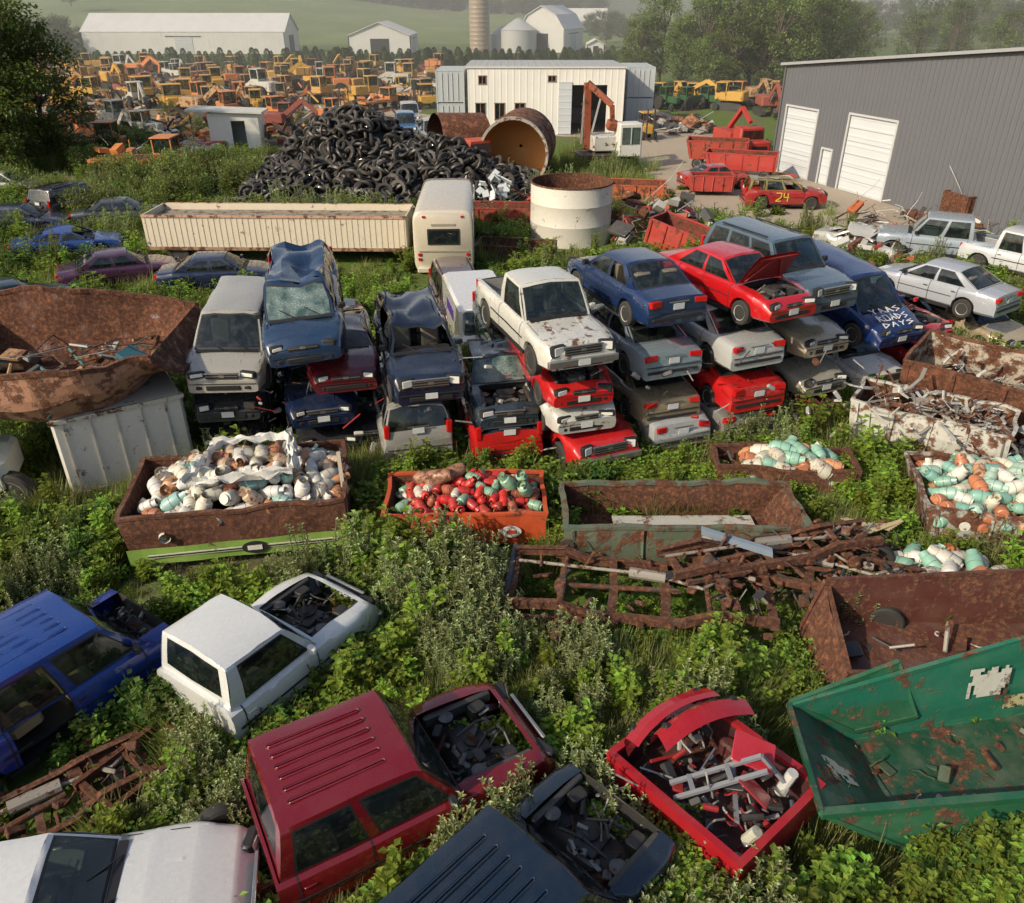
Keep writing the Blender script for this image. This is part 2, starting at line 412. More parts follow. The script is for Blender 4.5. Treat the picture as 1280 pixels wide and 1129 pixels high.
    if hood=='ok':
        for sgn in(1,-1):
            xs2=[hood0+.02,(hood0+hood1)/2,hood1]
            for a,b in zip(xs2,xs2[1:]):
                q=[nz((x_,sgn*(W*plan(x_)*.86)+dy,interp(top,x_)+.006),dmg)+Vector((0,0,.003)) for x_,dy in((a,0),(b,0),(b,.016),(a,.016))]
                mb.add(q,[(0,1,2,3)],BK)
            pts=[nz((x_,sgn*W*(.42-.06*i),interp(top,x_)+.026),dmg) for i,x_ in enumerate((hood0+.1,(hood0+hood1)/2,hood1-.05))]
            for a,b in zip(pts,pts[1:]): mb.beam(a,b,.05,.02,P,hc)
    if kind in('sedan','longsedan'):
        x_=bb-.06
        mb.add([nz((x_+a,b*W*.8,interp(top,x_+a)+.032*(1 if abs(b)<.4 else .5)),dmg)+Vector((0,0,.006)) for b in(-1,-.35,.35,1) for a in(0,.014)],[(0,1,3,2),(2,3,5,4),(4,5,7,6)],BK)
    if hood=='ok':
        mb.box((wb+.05,0,zw+.035),(.12,yb*1.75,.02),BK,(0,.1,0))
        for y_ in(-.1,.5): mb.beam((wb+.08,y_,zw+.06),(wb-.22,y_-.38,zw+.20),.02,.015,BK)
    for sgn in(1,-1):
        if R.random()<.7: mb.box((wb-.22,sgn*(yb+.14),zw+.13),(.11,.2,.14),P if R.random()<.5 else BK,(0,0,sgn*.15),ch=.035)
    pw=plan(xf);zl=k['zl'];style=R.random()
    if lamps:
        big=isp or kind=='suv'
        lw=U(.28,.38);lh=(U(.12,.17) if not big else U(.18,.24))
        dl=R.random()<dmg*6
        for sgn in(1,-1):
            if not(dl and sgn>0): mb.box((xf-.085,sgn*W*pw*.74,zl),(.17,lw,lh),HL,(0,-.12,-sgn*.30),ch=.05)
            mb.box((xf-.085,sgn*W*pw*.74,zl),(.15,lw+.035,lh+.035),BK,(0,-.12,-sgn*.30),ch=.04)
            if not big: mb.box((xf-.02,sgn*W*pw*.66,.42),(.05,.2,.09),BK,(0,0,-sgn*.2),ch=.02)
        gw=W*(.95 if big else U(.5,.85))
        mb.box((xf-.0,0,zl-.01),(.05,gw,.22 if big else U(.09,.14)),BK,ch=.02)
        for q in range(3 if big else 1):
            mb.box((xf+.022,0,zl-.07+q*.065 if big else zl),(.02,gw*.96,.016),CH)
        if big or style<.4: mb.box((xf+.01,0,zl+.10 if big else zl+.065),(.05,gw+.05,.03),CH,ch=.01)
        mb.box((xf+.03,0,zl),(.015,.13,.06),CH,ch=.01)
        mb.box((xf-.005,0,.42 if not isp else .52),(.05,W*U(.8,1.2),.12),BK,ch=.02)
        if not isp: mb.box((xf-.01,0,.53),(.06,W*1.62,.012),BK)
        if isp: mb.box((xf+.03,0,.60),(.12,W*1.82,.17),CH if (chromey or R.random()<.6) else P,ch=.03)
        if R.random()<.6: mb.box((xf+.035 if not isp else xf+.1,0,.5 if not isp else .6),(.012,.3,.15),MT,col=(.6,.62,.6,.1))
    zt=k['zt'];xr_=xr
    if not(isp and not bed):
        for sgn in(1,-1):
            if kind in('sedan','longsedan'): mb.box((xr_+.05,sgn*W*.70,zt),(.14,U(.3,.42),U(.13,.18)),RD,(0,.1,sgn*.18),ch=.03)
            else: mb.box((xr_+.03,sgn*W*.84,zt-.03),(.1,.15,.36),RD,ch=.03)
        mb.box((xr_-.005,0,.45),(.06,W*1.6,.07),BK,ch=.02)
        mb.box((xr_-.0,0,.60),(.04,W*1.7,.014),BK)
        if isp: mb.box((xr_-.09,0,.58),(.16,W*1.85,.16),CH,ch=.03)
        mb.box((xr_-.015,0,zt-.05 if kind!='sedan' else .74),(.015,.3,.15),MT,col=(.55,.58,.6,.1))
        mb.box((xr_-.01,0,zt+.06 if kind!='sedan' else .86),(.02,.55,.03),CH)
    if kind=='suv':
        for sgn in(1,-1): mb.beam((rf-.3,sgn*yr*.9,hr+.05),(rr+.3,sgn*yr*.9,hr+.05),.03,.04,BK)
    fl=.42 if not isp else .6
    xc=[wb-1.0] if isp and kind=='pickup' else [wb-1.0,max(bb+.5,wb-1.95)]
    top_in=min(hr-.1,fl+.95)
    for x_ in xc:
        for sgn in(1,-1):
            mb.box((x_,sgn*.38,fl+.16),(.5,.5,.2),MT,(0,-.1,0),seatc,ch=.05)
            if top_in>fl+.5: mb.box((x_-.28,sgn*.38,(fl+.25+top_in)/2),(.15,.48,top_in-fl-.3),MT,(0,-.2,0),seatc,ch=.05)
    mb.box((wb-.22,0,zw-.10),(.45,W*1.6,.2),BK,(0,.1,0),ch=.05)
    if crush>.7:
        SWM=Matrix.Translation((wb-.5,.38,zw-.02))@Euler((0,rad(-65),0)).to_matrix().to_4x4()
        for i in range(12):
            a0=i*math.pi/6;a1=a0+math.pi/6;mb.beam((.18*math.cos(a0),.18*math.sin(a0),0),(.18*math.cos(a1),.18*math.sin(a1),0),.025,.025,BK,M=SWM)
    mb.box(((wb+bb)/2,0,fl-.04),(wb-bb,W*1.6,.05),BK)
    if hood!='ok':
        L_=hood1-hood0
        mb.box(((hood0+hood1)/2,0,.45),(L_+.1,W*1.4,.1),BK)
        zt_=interp(top,(hood0+hood1)/2)
        if L_>.7:
            mb.box(((hood0+hood1)/2-.05,0,.62),(.55,.5,.34),AL,(0,0,.1),ENG[0],ch=.05)
            mb.box(((hood0+hood1)/2-.05,0,.82),(.45,.36,.12),AL,(0,0,.1),ENG[1],ch=.03)
            mb.lathe([(.16,0),(.17,.06),(.1,.09)],12,AL,Matrix.Translation(((hood0+hood1)/2,.1,.86)),ENG[2])
            for sgn in(1,-1):
                mb.box(((hood0+hood1)/2,sgn*W*.66,zt_-.14),(L_*.95,.10,.2),AL,(0,0,0),ENG[1],ch=.03)
                mb.box((lerp(hood0,hood1,.72),sgn*W*.5,zt_-.16),(.26,.2,.2),AL,(0,0,U(-.2,.2)),ENG[2],ch=.03)
                mb.lathe([(.03,0),(.11,.01),(.12,.05),(.06,.09)],12,AL,Matrix.Translation((lerp(hood0,hood1,.3),sgn*W*.56,zt_-.14)),ENG[5])
            for q in range(5):
                a_=Vector((lerp(hood0,hood1,U(.1,.9)),U(-.4,.4),zt_-.12));b_=Vector((lerp(hood0,hood1,U(.1,.9)),U(-.5,.5),zt_-.15));mid=(a_+b_)/2+Vector((0,0,.1))
                mb.cyl(a_,mid,.022,seg=7,mat=AL,col=ENG[2]);mb.cyl(mid,b_,.022,seg=7,mat=AL,col=ENG[2])
        junk(mb,((hood0+hood1)/2,0,.55),(L_*.42,W*.52,zt_-.66),46,ENG,smin=.04,smax=.22,mat=AL)
    if hood=='open':
        HM=Matrix.Translation((hood0-.02,0,zw+.03))@Euler((0,rad(-58),0)).to_matrix().to_4x4()
        L=hood1-hood0
        mb.grid(lambda a,y:Vector((a*L,y*W*(.84-.06*a),.03*(1-y*y)-.05*a*a)),[0,.25,.5,.75,1],[-1,-.5,0,.5,1],P,HM)
        mb.grid(lambda a,y:Vector((a*L*.97+.01,y*W*(.81-.06*a),.03*(1-y*y)-.05*a*a-.03)),[0,.25,.5,.75,1],[-1,-.5,0,.5,1],MT,HM,(.30,.01,.012,.3))
        for (a,b) in(((.1,-.6,-.05),(L*.9,-.1,-.08)),((.1,.6,-.05),(L*.9,.1,-.08)),((L*.9,-.6,-.08),(L*.9,.6,-.08))): mb.beam(a,b,.08,.03,MT,(.30,.01,.012,.3),HM)
    if isp and bed:
        x0,x1=bed0,bed1;yi=W*.80;zi=.70;zt_=1.07
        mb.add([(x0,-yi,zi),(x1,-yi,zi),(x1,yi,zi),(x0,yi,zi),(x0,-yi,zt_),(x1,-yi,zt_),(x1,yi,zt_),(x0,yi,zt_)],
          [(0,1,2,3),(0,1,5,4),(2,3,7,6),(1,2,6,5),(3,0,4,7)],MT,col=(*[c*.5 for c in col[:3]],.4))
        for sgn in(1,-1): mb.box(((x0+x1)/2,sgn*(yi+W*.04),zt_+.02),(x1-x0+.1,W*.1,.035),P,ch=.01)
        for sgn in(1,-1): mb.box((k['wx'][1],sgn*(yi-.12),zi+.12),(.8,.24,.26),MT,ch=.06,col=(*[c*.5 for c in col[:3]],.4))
    if isp and not bed:
        for sgn in(1,-1): mb.beam((xr+.1,sgn*.42,.5),(k['xr'],sgn*.42,.5),.09,.16,AL,col=(.08,.05,.035,.8))
        for q in range(3): mb.beam((xr-.4-q*.7,-.42,.5),(xr-.4-q*.7,.42,.5),.1,.1,AL,col=(.08,.05,.035,.8))
    if wheels:
        for wi,w in enumerate(k['wx']):
            if w+ar>xe: continue
            if isp and not bed and wi==1 and R.random()<.5: continue
            for sgn in(1,-1):
                wheel(mb,(w,sgn*(W-.10),wr),wr,sgn,rimc=R.choice([(.45,.45,.45,.2),(.3,.3,.3,.3),(.12,.1,.09,.6)]))
            mb.cyl((w,-W+.2,wr),(w,W-.2,wr),.05,mat=AL,col=(.05,.03,.02,.8))
    cx,cy=center
    if not bevel and cy<26: bevel=.014
    o=mb.obj(name,merge=True,bevel=bevel,M=Matrix.Translation((cx,cy,z0))@Euler((rad(roll),rad(pitch),head)).to_matrix().to_4x4())
    if z0<.4:
        xm=(xe+xr)/2;foot(cx+math.cos(head)*xm,cy+math.sin(head)*xm,(xe-xr)/2-.05,W-.05,head)
    return o

SILV=(.40,.42,.44);CHAM=(.36,.32,.25);NAVY=(.006,.016,.055);BLUE=(.008,.035,.20);MAR=(.11,.005,.011);RED=(.50,.010,.012)
WHT=(.70,.70,.68);DK=(.018,.021,.028)
h=lambda a:rad(-90+a)
r_=lambda a:rad(90+a)
def rearpos(x,y,a,half=2.38): return (x-math.sin(rad(a))*half,y+math.cos(rad(a))*half)

# stack 1
car('dark_wrecked_sedan',None,0,h(8),'sedan',DK,nose=(-7.2,18.1),crush=.25,dmg=.05)
car('dark_wrecked_sedan',None,1.02,h(9),'sedan',(.04,.045,.05),nose=(-7.15,18.0),crush=.35,dmg=.05)
car('silver_minivan',None,1.98,h(7),'van',(.36,.35,.31),nose=(-7.05,17.75),wear=.12,dmg=.02,roll=-2,pitch=1)
# stack 2
car('dark_wrecked_sedan',None,0,h(10),'sedan',DK,nose=(-4.7,18.1),crush=.25,dmg=.06)
car('navy_wrecked_sedan',None,.9,h(16),'sedan',NAVY,nose=(-4.75,18.0),crush=.3,dmg=.05)
car('maroon_sedan',None,1.80,h(14),'sedan',MAR,nose=(-4.1,18.1),crush=.35,dmg=.04,wear=.15)
car('blue_crushed_minivan',None,3.05,h(12),'van',(.008,.032,.085),nose=(-4.85,17.55),crush=.97,dent=.38,dmg=.07,wear=.08,shatter=True,roll=4,pitch=6,miss=.3)
# stack 3
car('silver_suv',rearpos(-2.35,17.8,14),.05,r_(14),'suv',(.34,.34,.32),crush=.85,dmg=.05,wear=.3)
car('dark_wrecked_sedan',None,0,h(12),'sedan',DK,nose=(-3.6,18.6),crush=.2,dmg=.06)
car('navy_crushed_suv',None,1.85,h(14),'suv',(.006,.014,.036),nose=(-1.95,17.55),dent=.42,dmg=.06,wear=.08,shatter=True,miss=.35,pitch=2)
# stack 4
car('red_suv',rearpos(-.05,17.8,12),0,r_(12),'suv',RED,crush=.15,dmg=.06,wear=.2)
car('dark_blue_sedan',None,.92,h(10),'sedan',(.02,.035,.055),nose=(-.05,17.9),hood='missing',dmg=.05,shatter=True,wear=.25,dent=.15)
car('dark_wrecked_sedan',(-1.0,22.8),0,h(10),'sedan',(.02,.05,.06),dmg=.06,crush=.8);car('dark_wrecked_suv',(.0,22.3),1.3,h(10),'suv',(.02,.04,.045),dmg=.06,crush=.7,dent=.2)
# stack 5
car('red_pickup_truck',None,0,h(22),'pickup',(.52,.012,.015),nose=(2.45,17.4),crush=.15,dmg=.06,wear=.12)
car('white_crushed_sedan',None,.95,h(18),'sedan',(.5,.5,.46),nose=(1.85,17.6),crush=.1,dmg=.08,wear=.4)
car('red_wrecked_sedan',None,1.66,h(16),'sedan',RED,nose=(1.75,17.6),crush=.4,dmg=.06,hood='missing',wear=.2)
car('white_pickup_truck',None,2.72,h(20),'pickup',(.62,.62,.57),nose=(1.65,17.2),dmg=.015,wear=.30,hoodc=(.6,.6,.56,.45),pitch=0,chromey=True)
# stack 6
car('silver_crushed_sedan',rearpos(4.5,18.6,18),0,r_(18),'sedan',SILV,crush=.05,dmg=.07,wear=.3)
car('champagne_sedan',rearpos(4.2,18.8,18),.62,r_(18),'sedan',(.24,.20,.135),dmg=.03,crush=.8,wear=.15)
car('light_blue_sedan',rearpos(4.1,18.8,20),1.92,r_(20),'sedan',(.20,.26,.31),dmg=.02,crush=.97,wear=.12)
car('navy_sedan',rearpos(4.05,18.7,22),3.38,r_(22),'sedan',(.005,.022,.085),dmg=.012,wear=.03,miss=.4)
# stack 7
car('silver_crushed_sedan',rearpos(6.4,19.2,20),0,r_(20),'sedan',(.2,.2,.2),crush=.15,dmg=.07,wear=.4)
car('red_sedan',rearpos(6.5,19.1,20),.85,r_(20),'sedan',RED,dmg=.03,crush=.75,wear=.08)
car('silver_sedan',rearpos(6.35,19.2,22),2.02,r_(22),'sedan',(.42,.43,.43),dmg=.015,crush=.95,wear=.08)
car('red_coupe',None,3.30,h(28),'sedan',(.50,.006,.010),nose=(7.05,19.2),hood='open',dmg=.02,wear=.05)
# stack 8
car('maroon_sedan',None,0,h(20),'sedan',MAR,nose=(8.75,20.3),crush=.1,dmg=.06)
car('gold_sedan',None,.72,h(24),'sedan',(.30,.28,.22),nose=(8.75,20.3),crush=.75,dmg=.03)
car('champagne_sedan',None,1.85,h(24),'sedan',(.38,.32,.23),nose=(8.6,20.4),crush=.9,dmg=.02)
car('grey_blue_suv',None,3.15,h(26),'suv',(.065,.105,.145),nose=(8.5,20.3),dmg=.012,wear=.06)
# stack 9
car('white_suv',None,0,h(22),'suv',(.6,.6,.58),nose=(11.2,21.8),crush=.7,dmg=.04)
blu=car('dark_blue_sedan',None,1.95,h(24),'van',(.005,.025,.12),nose=(11.1,21.5),dmg=.015,wear=.05,pitch=6)
sc=MB();tp=K['van']['top']
def hp_(x,y): return Vector((x,y,interp(tp,x)+.075))
letters={'Y':[((0,0),(.5,.5)),((1,0),(.5,.5)),((.5,.5),(.5,1))],'A':[((0,1),(.5,0)),((.5,0),(1,1)),((.25,.6),(.75,.6))],'S':[((1,0),(0,.3)),((0,.3),(1,.65)),((1,.65),(0,1))],
 'R':[((0,0),(0,1)),((0,0),(.9,.25)),((.9,.25),(0,.5)),((.2,.5),(1,1))],'O':[((0,0),(1,0)),((1,0),(1,1)),((1,1),(0,1)),((0,1),(0,0))],'D':[((0,0),(0,1)),((0,0),(1,.5)),((1,.5),(0,1))],'I':[((.5,0),(.5,1))]}
for word,x0,hh in(('YAAS',1.58,.24),('ROADS',1.90,.22),('DAYS',2.17,.15)):
    wN=len(word)
    for i,chh in enumerate(word):
        yy=-.58+1.16*i/wN;ww=1.16/wN*.7
        for (a,b),(c,d) in letters[chh]:
            sc.beam(hp_(x0-hh/2+b*hh,yy+a*ww+U(-.01,.01)),hp_(x0-hh/2+d*hh,yy+c*ww),.03,.01,0,col=(.8,.8,.8,0))
so=sc.obj('painted_scrawl');so.parent=blu
# wrecks right
car('red_wrecked_sedan',None,0,h(20),'sedan',(.4,.01,.012),nose=(13.6,22.7),crush=.4,dmg=.10,hood='missing')
car('red_wrecked_sedan',None,.95,h(32),'sedan',RED,nose=(13.3,23.6),crush=.5,dmg=.12,hood='missing',dent=.2)
car('champagne_sedan',(16.2,27.2),0,rad(-68),'sedan',(.40,.33,.23),dmg=.03)
car('silver_sedan',(14.8,27.0),1.38,rad(125),'sedan',(.38,.41,.46),dmg=.008,wear=.03)
car('dark_wrecked_sedan',(13.8,28.5),0,rad(110),'sedan',DK,crush=.6,dmg=.06)
car('silver_pickup_truck',(19.3,36.6),.25,rad(155),'extcab',(.28,.33,.38))
car('white_pickup_truck',(22.2,33.4),.2,rad(-55),'extcab',(.55,.57,.6))
dc=car('derby_car',(15.9,48.2),0,rad(-4),'suv',(.35,.02,.02),crush=.8,dmg=.06,wear=.35,miss=.8,roofc=(.25,.2,.05))
m2=MB()
for seg in (((-.25,.95),(.05,.95)),((.05,.95),(.05,.72)),((.05,.72),(-.25,.5)),((-.25,.5),(.05,.5)),((.2,.95),(.2,.72)),((.2,.72),(.5,.72)),((.42,.95),(.42,.48))):
    (a,b),(c,d)=seg;m2.beam((a-.4,-.985,b),(c-.4,-.985,d),.02,.06,0,col=(.65,.5,.03,0))
m2.obj('race_number').parent=dc
car('white_burned_wreck',(16.6,37.3),0,rad(-52),'sedan',(.42,.42,.40),crush=.7,dmg=.16,hood='missing',miss=1,wheels=False,wear=.3)
car('dark_wrecked_sedan',(12.5,33.5),0,rad(-60),'sedan',DK,dmg=.08,crush=.7)
# left field cars
car('silver_sedan',(-31.2,51),0,rad(5),'sedan',(.45,.45,.42))
car('blue_suv',(-24.6,46),0,rad(70),'suv',(.03,.03,.05),wear=.3)
car('blue_sedan',(-20.8,37.6),0,rad(20),'sedan',(.01,.05,.25),crush=.8,dmg=.06,miss=.6)
car('navy_sedan',(-25.4,42),0,rad(10),'sedan',(.02,.03,.07))
car('dark_suv',(-20.8,43.5),0,rad(12),'sedan',(.03,.04,.05))
car('purple_sedan',(-16.6,33.4),0,rad(25),'sedan',(.06,.015,.05))
car('navy_sedan',(-12.2,32.8),0,rad(10),'sedan',NAVY)
car('dark_suv',(-19.0,29.2),0,rad(40),'sedan',(.015,.04,.06))
car('blue_sedan',(-17.6,26.0),0,rad(40),'sedan',(.01,.06,.12))
car('dark_suv',(-2.0,29.2),0,h(12),'suv',(.05,.015,.015),hood='missing')
car('green_sedan',(-6.0,26.2),0,h(12),'sedan',(.02,.04,.04))
car('dark_suv',(3.6,27.5),0,r_(10),'suv',(.03,.04,.06))
car('champagne_sedan',(7.6,29),0,r_(15),'sedan',CHAM)
# foreground
car('blue_pickup_cab',(-7.55,9.85),-.05,rad(55),'extcab',(.003,.032,.24),bed=False,dmg=.012,wear=.06,bevel=.02,hood='missing',roofc=(.006,.045,.24),missing_doors=[(-1,-1.2,-.35)],seatc=(.42,.30,.16,.1),seed=4,xcut=1.55,ribs=True)
car('white_pickup_cab',(-4.62,9.95),-.1,rad(56),'pickup',(.66,.68,.68),bed=False,dmg=.014,wear=.08,bevel=.02,hood='missing',seed=8)
car('red_pickup_cab',(-2.02,7.50),-.05,rad(30),'extcab',(.17,.003,.010),bed=False,dmg=.010,wear=.06,bevel=.02,hood='missing',seed=2,ribs=True,seatc=(.3,.25,.2,.2))
car('black_pickup_cab',(-.05,5.62),-.05,rad(46),'extcab',(.004,.014,.032),bed=False,dmg=.010,wear=.05,bevel=.02,hood='missing',seed=3,ribs=True,xcut=2.2)
car('white_sedan',(-5.65,5.85),-.08,rad(12),'longsedan',(.66,.67,.67),dmg=.006,wear=.03,bevel=.02,seed=5)
mb=MB()
for i in range(150):
    x=U(-7.9,9.0);y=17.9+.13*max(0,x-2)+U(0,.9);z=U(.3,2.9)
    s=U(.08,.32);d=Vector((U(-1,1),U(-.4,.4),U(-.7,.5))).normalized();c=R.choice([(.02,.02,.02,.2),(.03,.03,.035,.3),(.3,.3,.3,.3),(.10,.05,.03,.8),(.3,.01,.01,.3),(.45,.44,.4,.3)])
    if R.random()<.5: mb.beam((x,y,z),Vector((x,y,z))+d*s*2.2,U(.015,.06),.012,MT,c)
    else: mb.box((x,y,z),(s,s*.4,s*.4),MT,(U(-1,1),U(-1,1),U(0,3)),c,ch=.02)
mb.obj('crushed_car_trim')

# ------------------------------------------------------------------ tanks and containers
TANKP=[(.0,0),(.105,0),(.105,.035),(.135,.05),(.152,.10),(.152,.33),(.135,.39),(.08,.43),(.035,.44),(.03,.465),(.0,.465)]
def tank(mb,M,col,seg=14):
    f=U(.85,1.12);col=(col[0]*f,col[1]*f,col[2]*f,col[3])
    mb.lathe(TANKP,seg,TK,M,col,cap=False)
    mb.lathe([(.154,.215),(.158,.22),(.154,.225)],seg,TK,M,(col[0]*.4,col[1]*.4,col[2]*.4,.6),cap=False)
    vs=[];fs=[];n=9
    for i in range(n+1):
        a=2*math.pi*.74*i/n
        for rr_,z in((.105,.40),(.105,.53)): vs.append((rr_*math.cos(a),rr_*math.sin(a),z))
    for i in range(n): fs.append((2*i,2*i+2,2*i+3,2*i+1))
    mb.add(vs,fs,TK,M,col);mb.cyl((0,0,.44),(0,0,.51),.028,seg=6,mat=AL,col=(.3,.22,.08,.3),M=M)
def heap(mb,cx,cy,hx,hy,th,z0,hm,n,pal,sc=(.8,1.1)):
    c,s=math.cos(th),math.sin(th);pts=[]
    for i in range(n*16):
        if len(pts)>=n:break
        a=U(-1,1);b=U(-1,1);low=(i>n*7)*.27
        z=z0+hm*(1-.5*(a*a+b*b))*.9+.10*noise.noise(Vector((a*3,b*3,cx)))-low*U(.3,1)
        x=cx+a*hx*c-b*hy*s;y=cy+a*hx*s+b*hy*c;k=U(*sc)
        if any((x-p[0])**2+(y-p[1])**2+(z-p[2])**2<(.28*(k+p[3])/2)**2 for p in pts): continue
        pts.append((x,y,z,k))
        E=Euler((U(-2.1,2.1),U(-2.1,2.1),U(0,6.3))).to_matrix().to_4x4()
        tank(mb,Matrix.Translation((x,y,z))@E@Matrix.Scale(k,4)@Matrix.Translation((0,0,-.23)),R.choice(pal))
PALW=[(.60,.58,.50,.33),(.54,.51,.42,.40),(.60,.58,.50,.30),(.50,.24,.12,.42),(.42,.15,.07,.45),(.22,.38,.36,.30),(.64,.62,.58,.22),(.58,.55,.46,.36),(.50,.36,.25,.45),(.66,.65,.62,.28)]
PALR=[(.50,.02,.015,.25),(.42,.04,.02,.38),(.55,.015,.015,.2),(.32,.08,.04,.5),(.46,.02,.02,.32),(.55,.50,.43,.35),(.20,.36,.25,.35),(.50,.02,.015,.25)]
PALG=[(.22,.42,.33,.30),(.27,.44,.37,.36),(.55,.54,.44,.38),(.58,.58,.52,.30),(.42,.15,.07,.42),(.18,.38,.32,.28),(.46,.26,.15,.5),(.34,.48,.40,.35)]
def openbox(mb,L,W_,H,col,incol,z0=.15,t=.05,M=None,ribs=5,slopeL=0,slopeR=0,rim=.09,jit=.03,wall=None):
    hx,hy=L/2,W_/2
    sd=U(0,50)
    def jv(p,a=1):
        v=noise.noise_vector(Vector((p[0]*1.2+sd,p[1]*1.4,p[2]*1.6)));v2=noise.noise_vector(Vector((p[0]*3.2+sd,p[1]*3.4,p[2]*3.6)))
        return Vector(p)+v*jit*a+v2*jit*.35
    def X(x,z):
        f=(z-z0)/H
        return x+(slopeR*f if x>0 else -slopeL*f)*abs(x)/hx
    nL=max(6,int(L/.3));nW=max(4,int(W_/.3));zs=[z0+H*q for q in(0,.33,.66,1)]
    for (off,c) in((0,col),(-t,incol)):
        for sg in(1,-1):
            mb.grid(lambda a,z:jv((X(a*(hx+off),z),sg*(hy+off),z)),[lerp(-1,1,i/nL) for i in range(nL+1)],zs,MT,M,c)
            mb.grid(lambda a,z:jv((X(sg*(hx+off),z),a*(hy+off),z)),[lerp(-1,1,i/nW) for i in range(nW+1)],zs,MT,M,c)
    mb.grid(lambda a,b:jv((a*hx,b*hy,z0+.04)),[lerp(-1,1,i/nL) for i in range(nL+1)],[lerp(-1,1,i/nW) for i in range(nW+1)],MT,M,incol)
    zt=z0+H
    for sg in(1,-1):
        pts=[jv((X(lerp(-hx,hx,i/nL),zt),sg*(hy-t/2),zt)) for i in range(nL+1)]
        for a,b in zip(pts,pts[1:]): mb.beam(a,b,rim,rim*.7,MT,col,M)
        pts=[jv((X(sg*(hx-t/2),zt),lerp(-hy,hy,i/nW),zt)) for i in range(nW+1)]
        for a,b in zip(pts,pts[1:]): mb.beam(a,b,rim,rim*.7,MT,col,M)
    if ribs:
        for i in range(ribs):
            x=lerp(-hx*.92,hx*.92,i/(ribs-1))
            for sg in(1,-1):
                a=jv((x,sg*(hy+.03),z0));b=jv((X(x,zt),sg*(hy+.03),zt-.04));mb.beam(a,b,.07,.06,MT,col,M)
def TM(x,y,z,th,rx=0,ry=0): return Matrix.Translation((x,y,z))@Euler((rad(rx),rad(ry),th)).to_matrix().to_4x4()
RUST=(.10,.04,.024,.85)
e=empty('dump_bed_of_propane_tanks',(-6.0,15.2,0),rad(10))
mb=MB();openbox(mb,4.5,2.6,1.0,(.12,.045,.028,.66),RUST,ribs=0,z0=.35,rim=.1,jit=.07,slopeL=.1)
mb.grid(lambda a,b:Vector((lerp(-2.25,2.25,a),-1.44+.02*math.sin(a*17)-.04*b,.28+.42*b+.03*noise.noise(Vector((a*5,b,1))))),[i/16 for i in range(17)],[0,.3,.7,1],MT,col=(.24,.40,.08,.36))
mb.box((.1,-1.487,.50),(3.9,.012,.085),MT,(.08,0,0),(.6,.6,.5,.4));mb.box((.1,-1.497,.50),(3.9,.008,.03),MT,(.08,0,0),(.02,.02,.02,.1))
mb.lathe([(.15,0),(.15,.012)],20,MT,Matrix.Translation((.3,-1.490,.50))@Euler((rad(90),0,0)).to_matrix().to_4x4()@Matrix.Scale(1.8,4,(1,0,0)),(.02,.02,.02,.1))
mb.box((.3,-1.514,.50),(.30,.01,.11),MT,col=(.65,.65,.6,.2))
mb.box((0,0,.2),(3.9,1.2,.3),MT,col=(.06,.03,.02,.8))
mb.obj('bed',parent=e)
mb=MB();heap(mb,0.1,.02,2.0,1.12,0,.92,.92,270,PALW,(.85,1.2));mb.obj('tanks',parent=e)
mb=MB()
for (x0,y0,x1,y1) in((-.7,.75,1.1,.95),(-1.0,-.9,-.45,.95),(1.25,-.6,1.0,.95),(-.8,-.95,1.2,-.7)):
    wv=.32
    mb.grid(lambda a,b:Vector((lerp(x0,x1,a)+(b-.5)*(wv*(.5+.9*abs(noise.noise(Vector((a*3,x0,7))))) if abs(x1-x0)<abs(y1-y0) else 0)+.10*noise.noise(Vector((a*4,b*2,x0))),lerp(y0,y1,a)+(b-.5)*(wv*(.5+.9*abs(noise.noise(Vector((a*3,y0,3))))) if abs(x1-x0)>=abs(y1-y0) else 0)+.1*noise.noise(Vector((a*4,b*2,y0+4))),1.84+.16*noise.noise(Vector((a*6+x0,b*5,y0)))+.07*math.sin(b*3.14)+.05*math.sin(b*14+a*5))),[i/24 for i in range(25)],[i/8 for i in range(9)],MT,col=(.64,.63,.59,.25))
mb.obj('white_tarp',parent=e,ang=60)
foot(-6,15.2,2.35,1.5,rad(10));foot(-5.8,13.5,2.4,.55,rad(10),True)
e=empty('orange_bin_of_red_tanks',(-.95,15.2,0),rad(2))
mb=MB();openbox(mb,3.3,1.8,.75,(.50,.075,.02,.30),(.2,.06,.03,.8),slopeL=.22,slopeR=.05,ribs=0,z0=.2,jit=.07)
mb.lathe([(.15,0),(.15,.012)],20,MT,Matrix.Translation((.9,-.96,.55))@Euler((rad(90),0,0)).to_matrix().to_4x4()@Matrix.Scale(1.5,4,(1,0,0)),(.6,.6,.55,.3))
mb.box((.9,-.985,.55),(.2,.01,.09),MT,col=(.45,.05,.02,.1))
mb.obj('bin',parent=e)
mb=MB();heap(mb,0,0,1.5,.78,0,.62,.60,150,PALR,(.6,.85))
for p in((-1.2,.35),(-.9,.1)):
    mb.lathe([(.02,-.1),(.12,-.04),(.16,.08),(.16,.75),(.12,.87),(.02,.92)],16,TK,TM(p[0],p[1],1.15,U(0,2),75,20),(.30,.14,.08,.55))
for p in((1.2,.3),(1.3,-.2),(1.0,.0)): tank(mb,TM(p[0],p[1],1.05,U(0,6),30,25)@Matrix.Scale(.95,4),(.22,.38,.26,.35))
mb.obj('tanks',parent=e);foot(-.95,15.2,1.7,.95,0);foot(-.95,14.0,1.7,.3,0,True)
e=empty('rusty_steel_trough',(3.5,14.65,0),rad(0))
mb=MB();openbox(mb,4.7,1.85,.85,(.10,.13,.09,.55),(.08,.032,.022,.85),slopeR=.45,slopeL=.05,ribs=4,z0=.15,jit=.09,rim=.12)
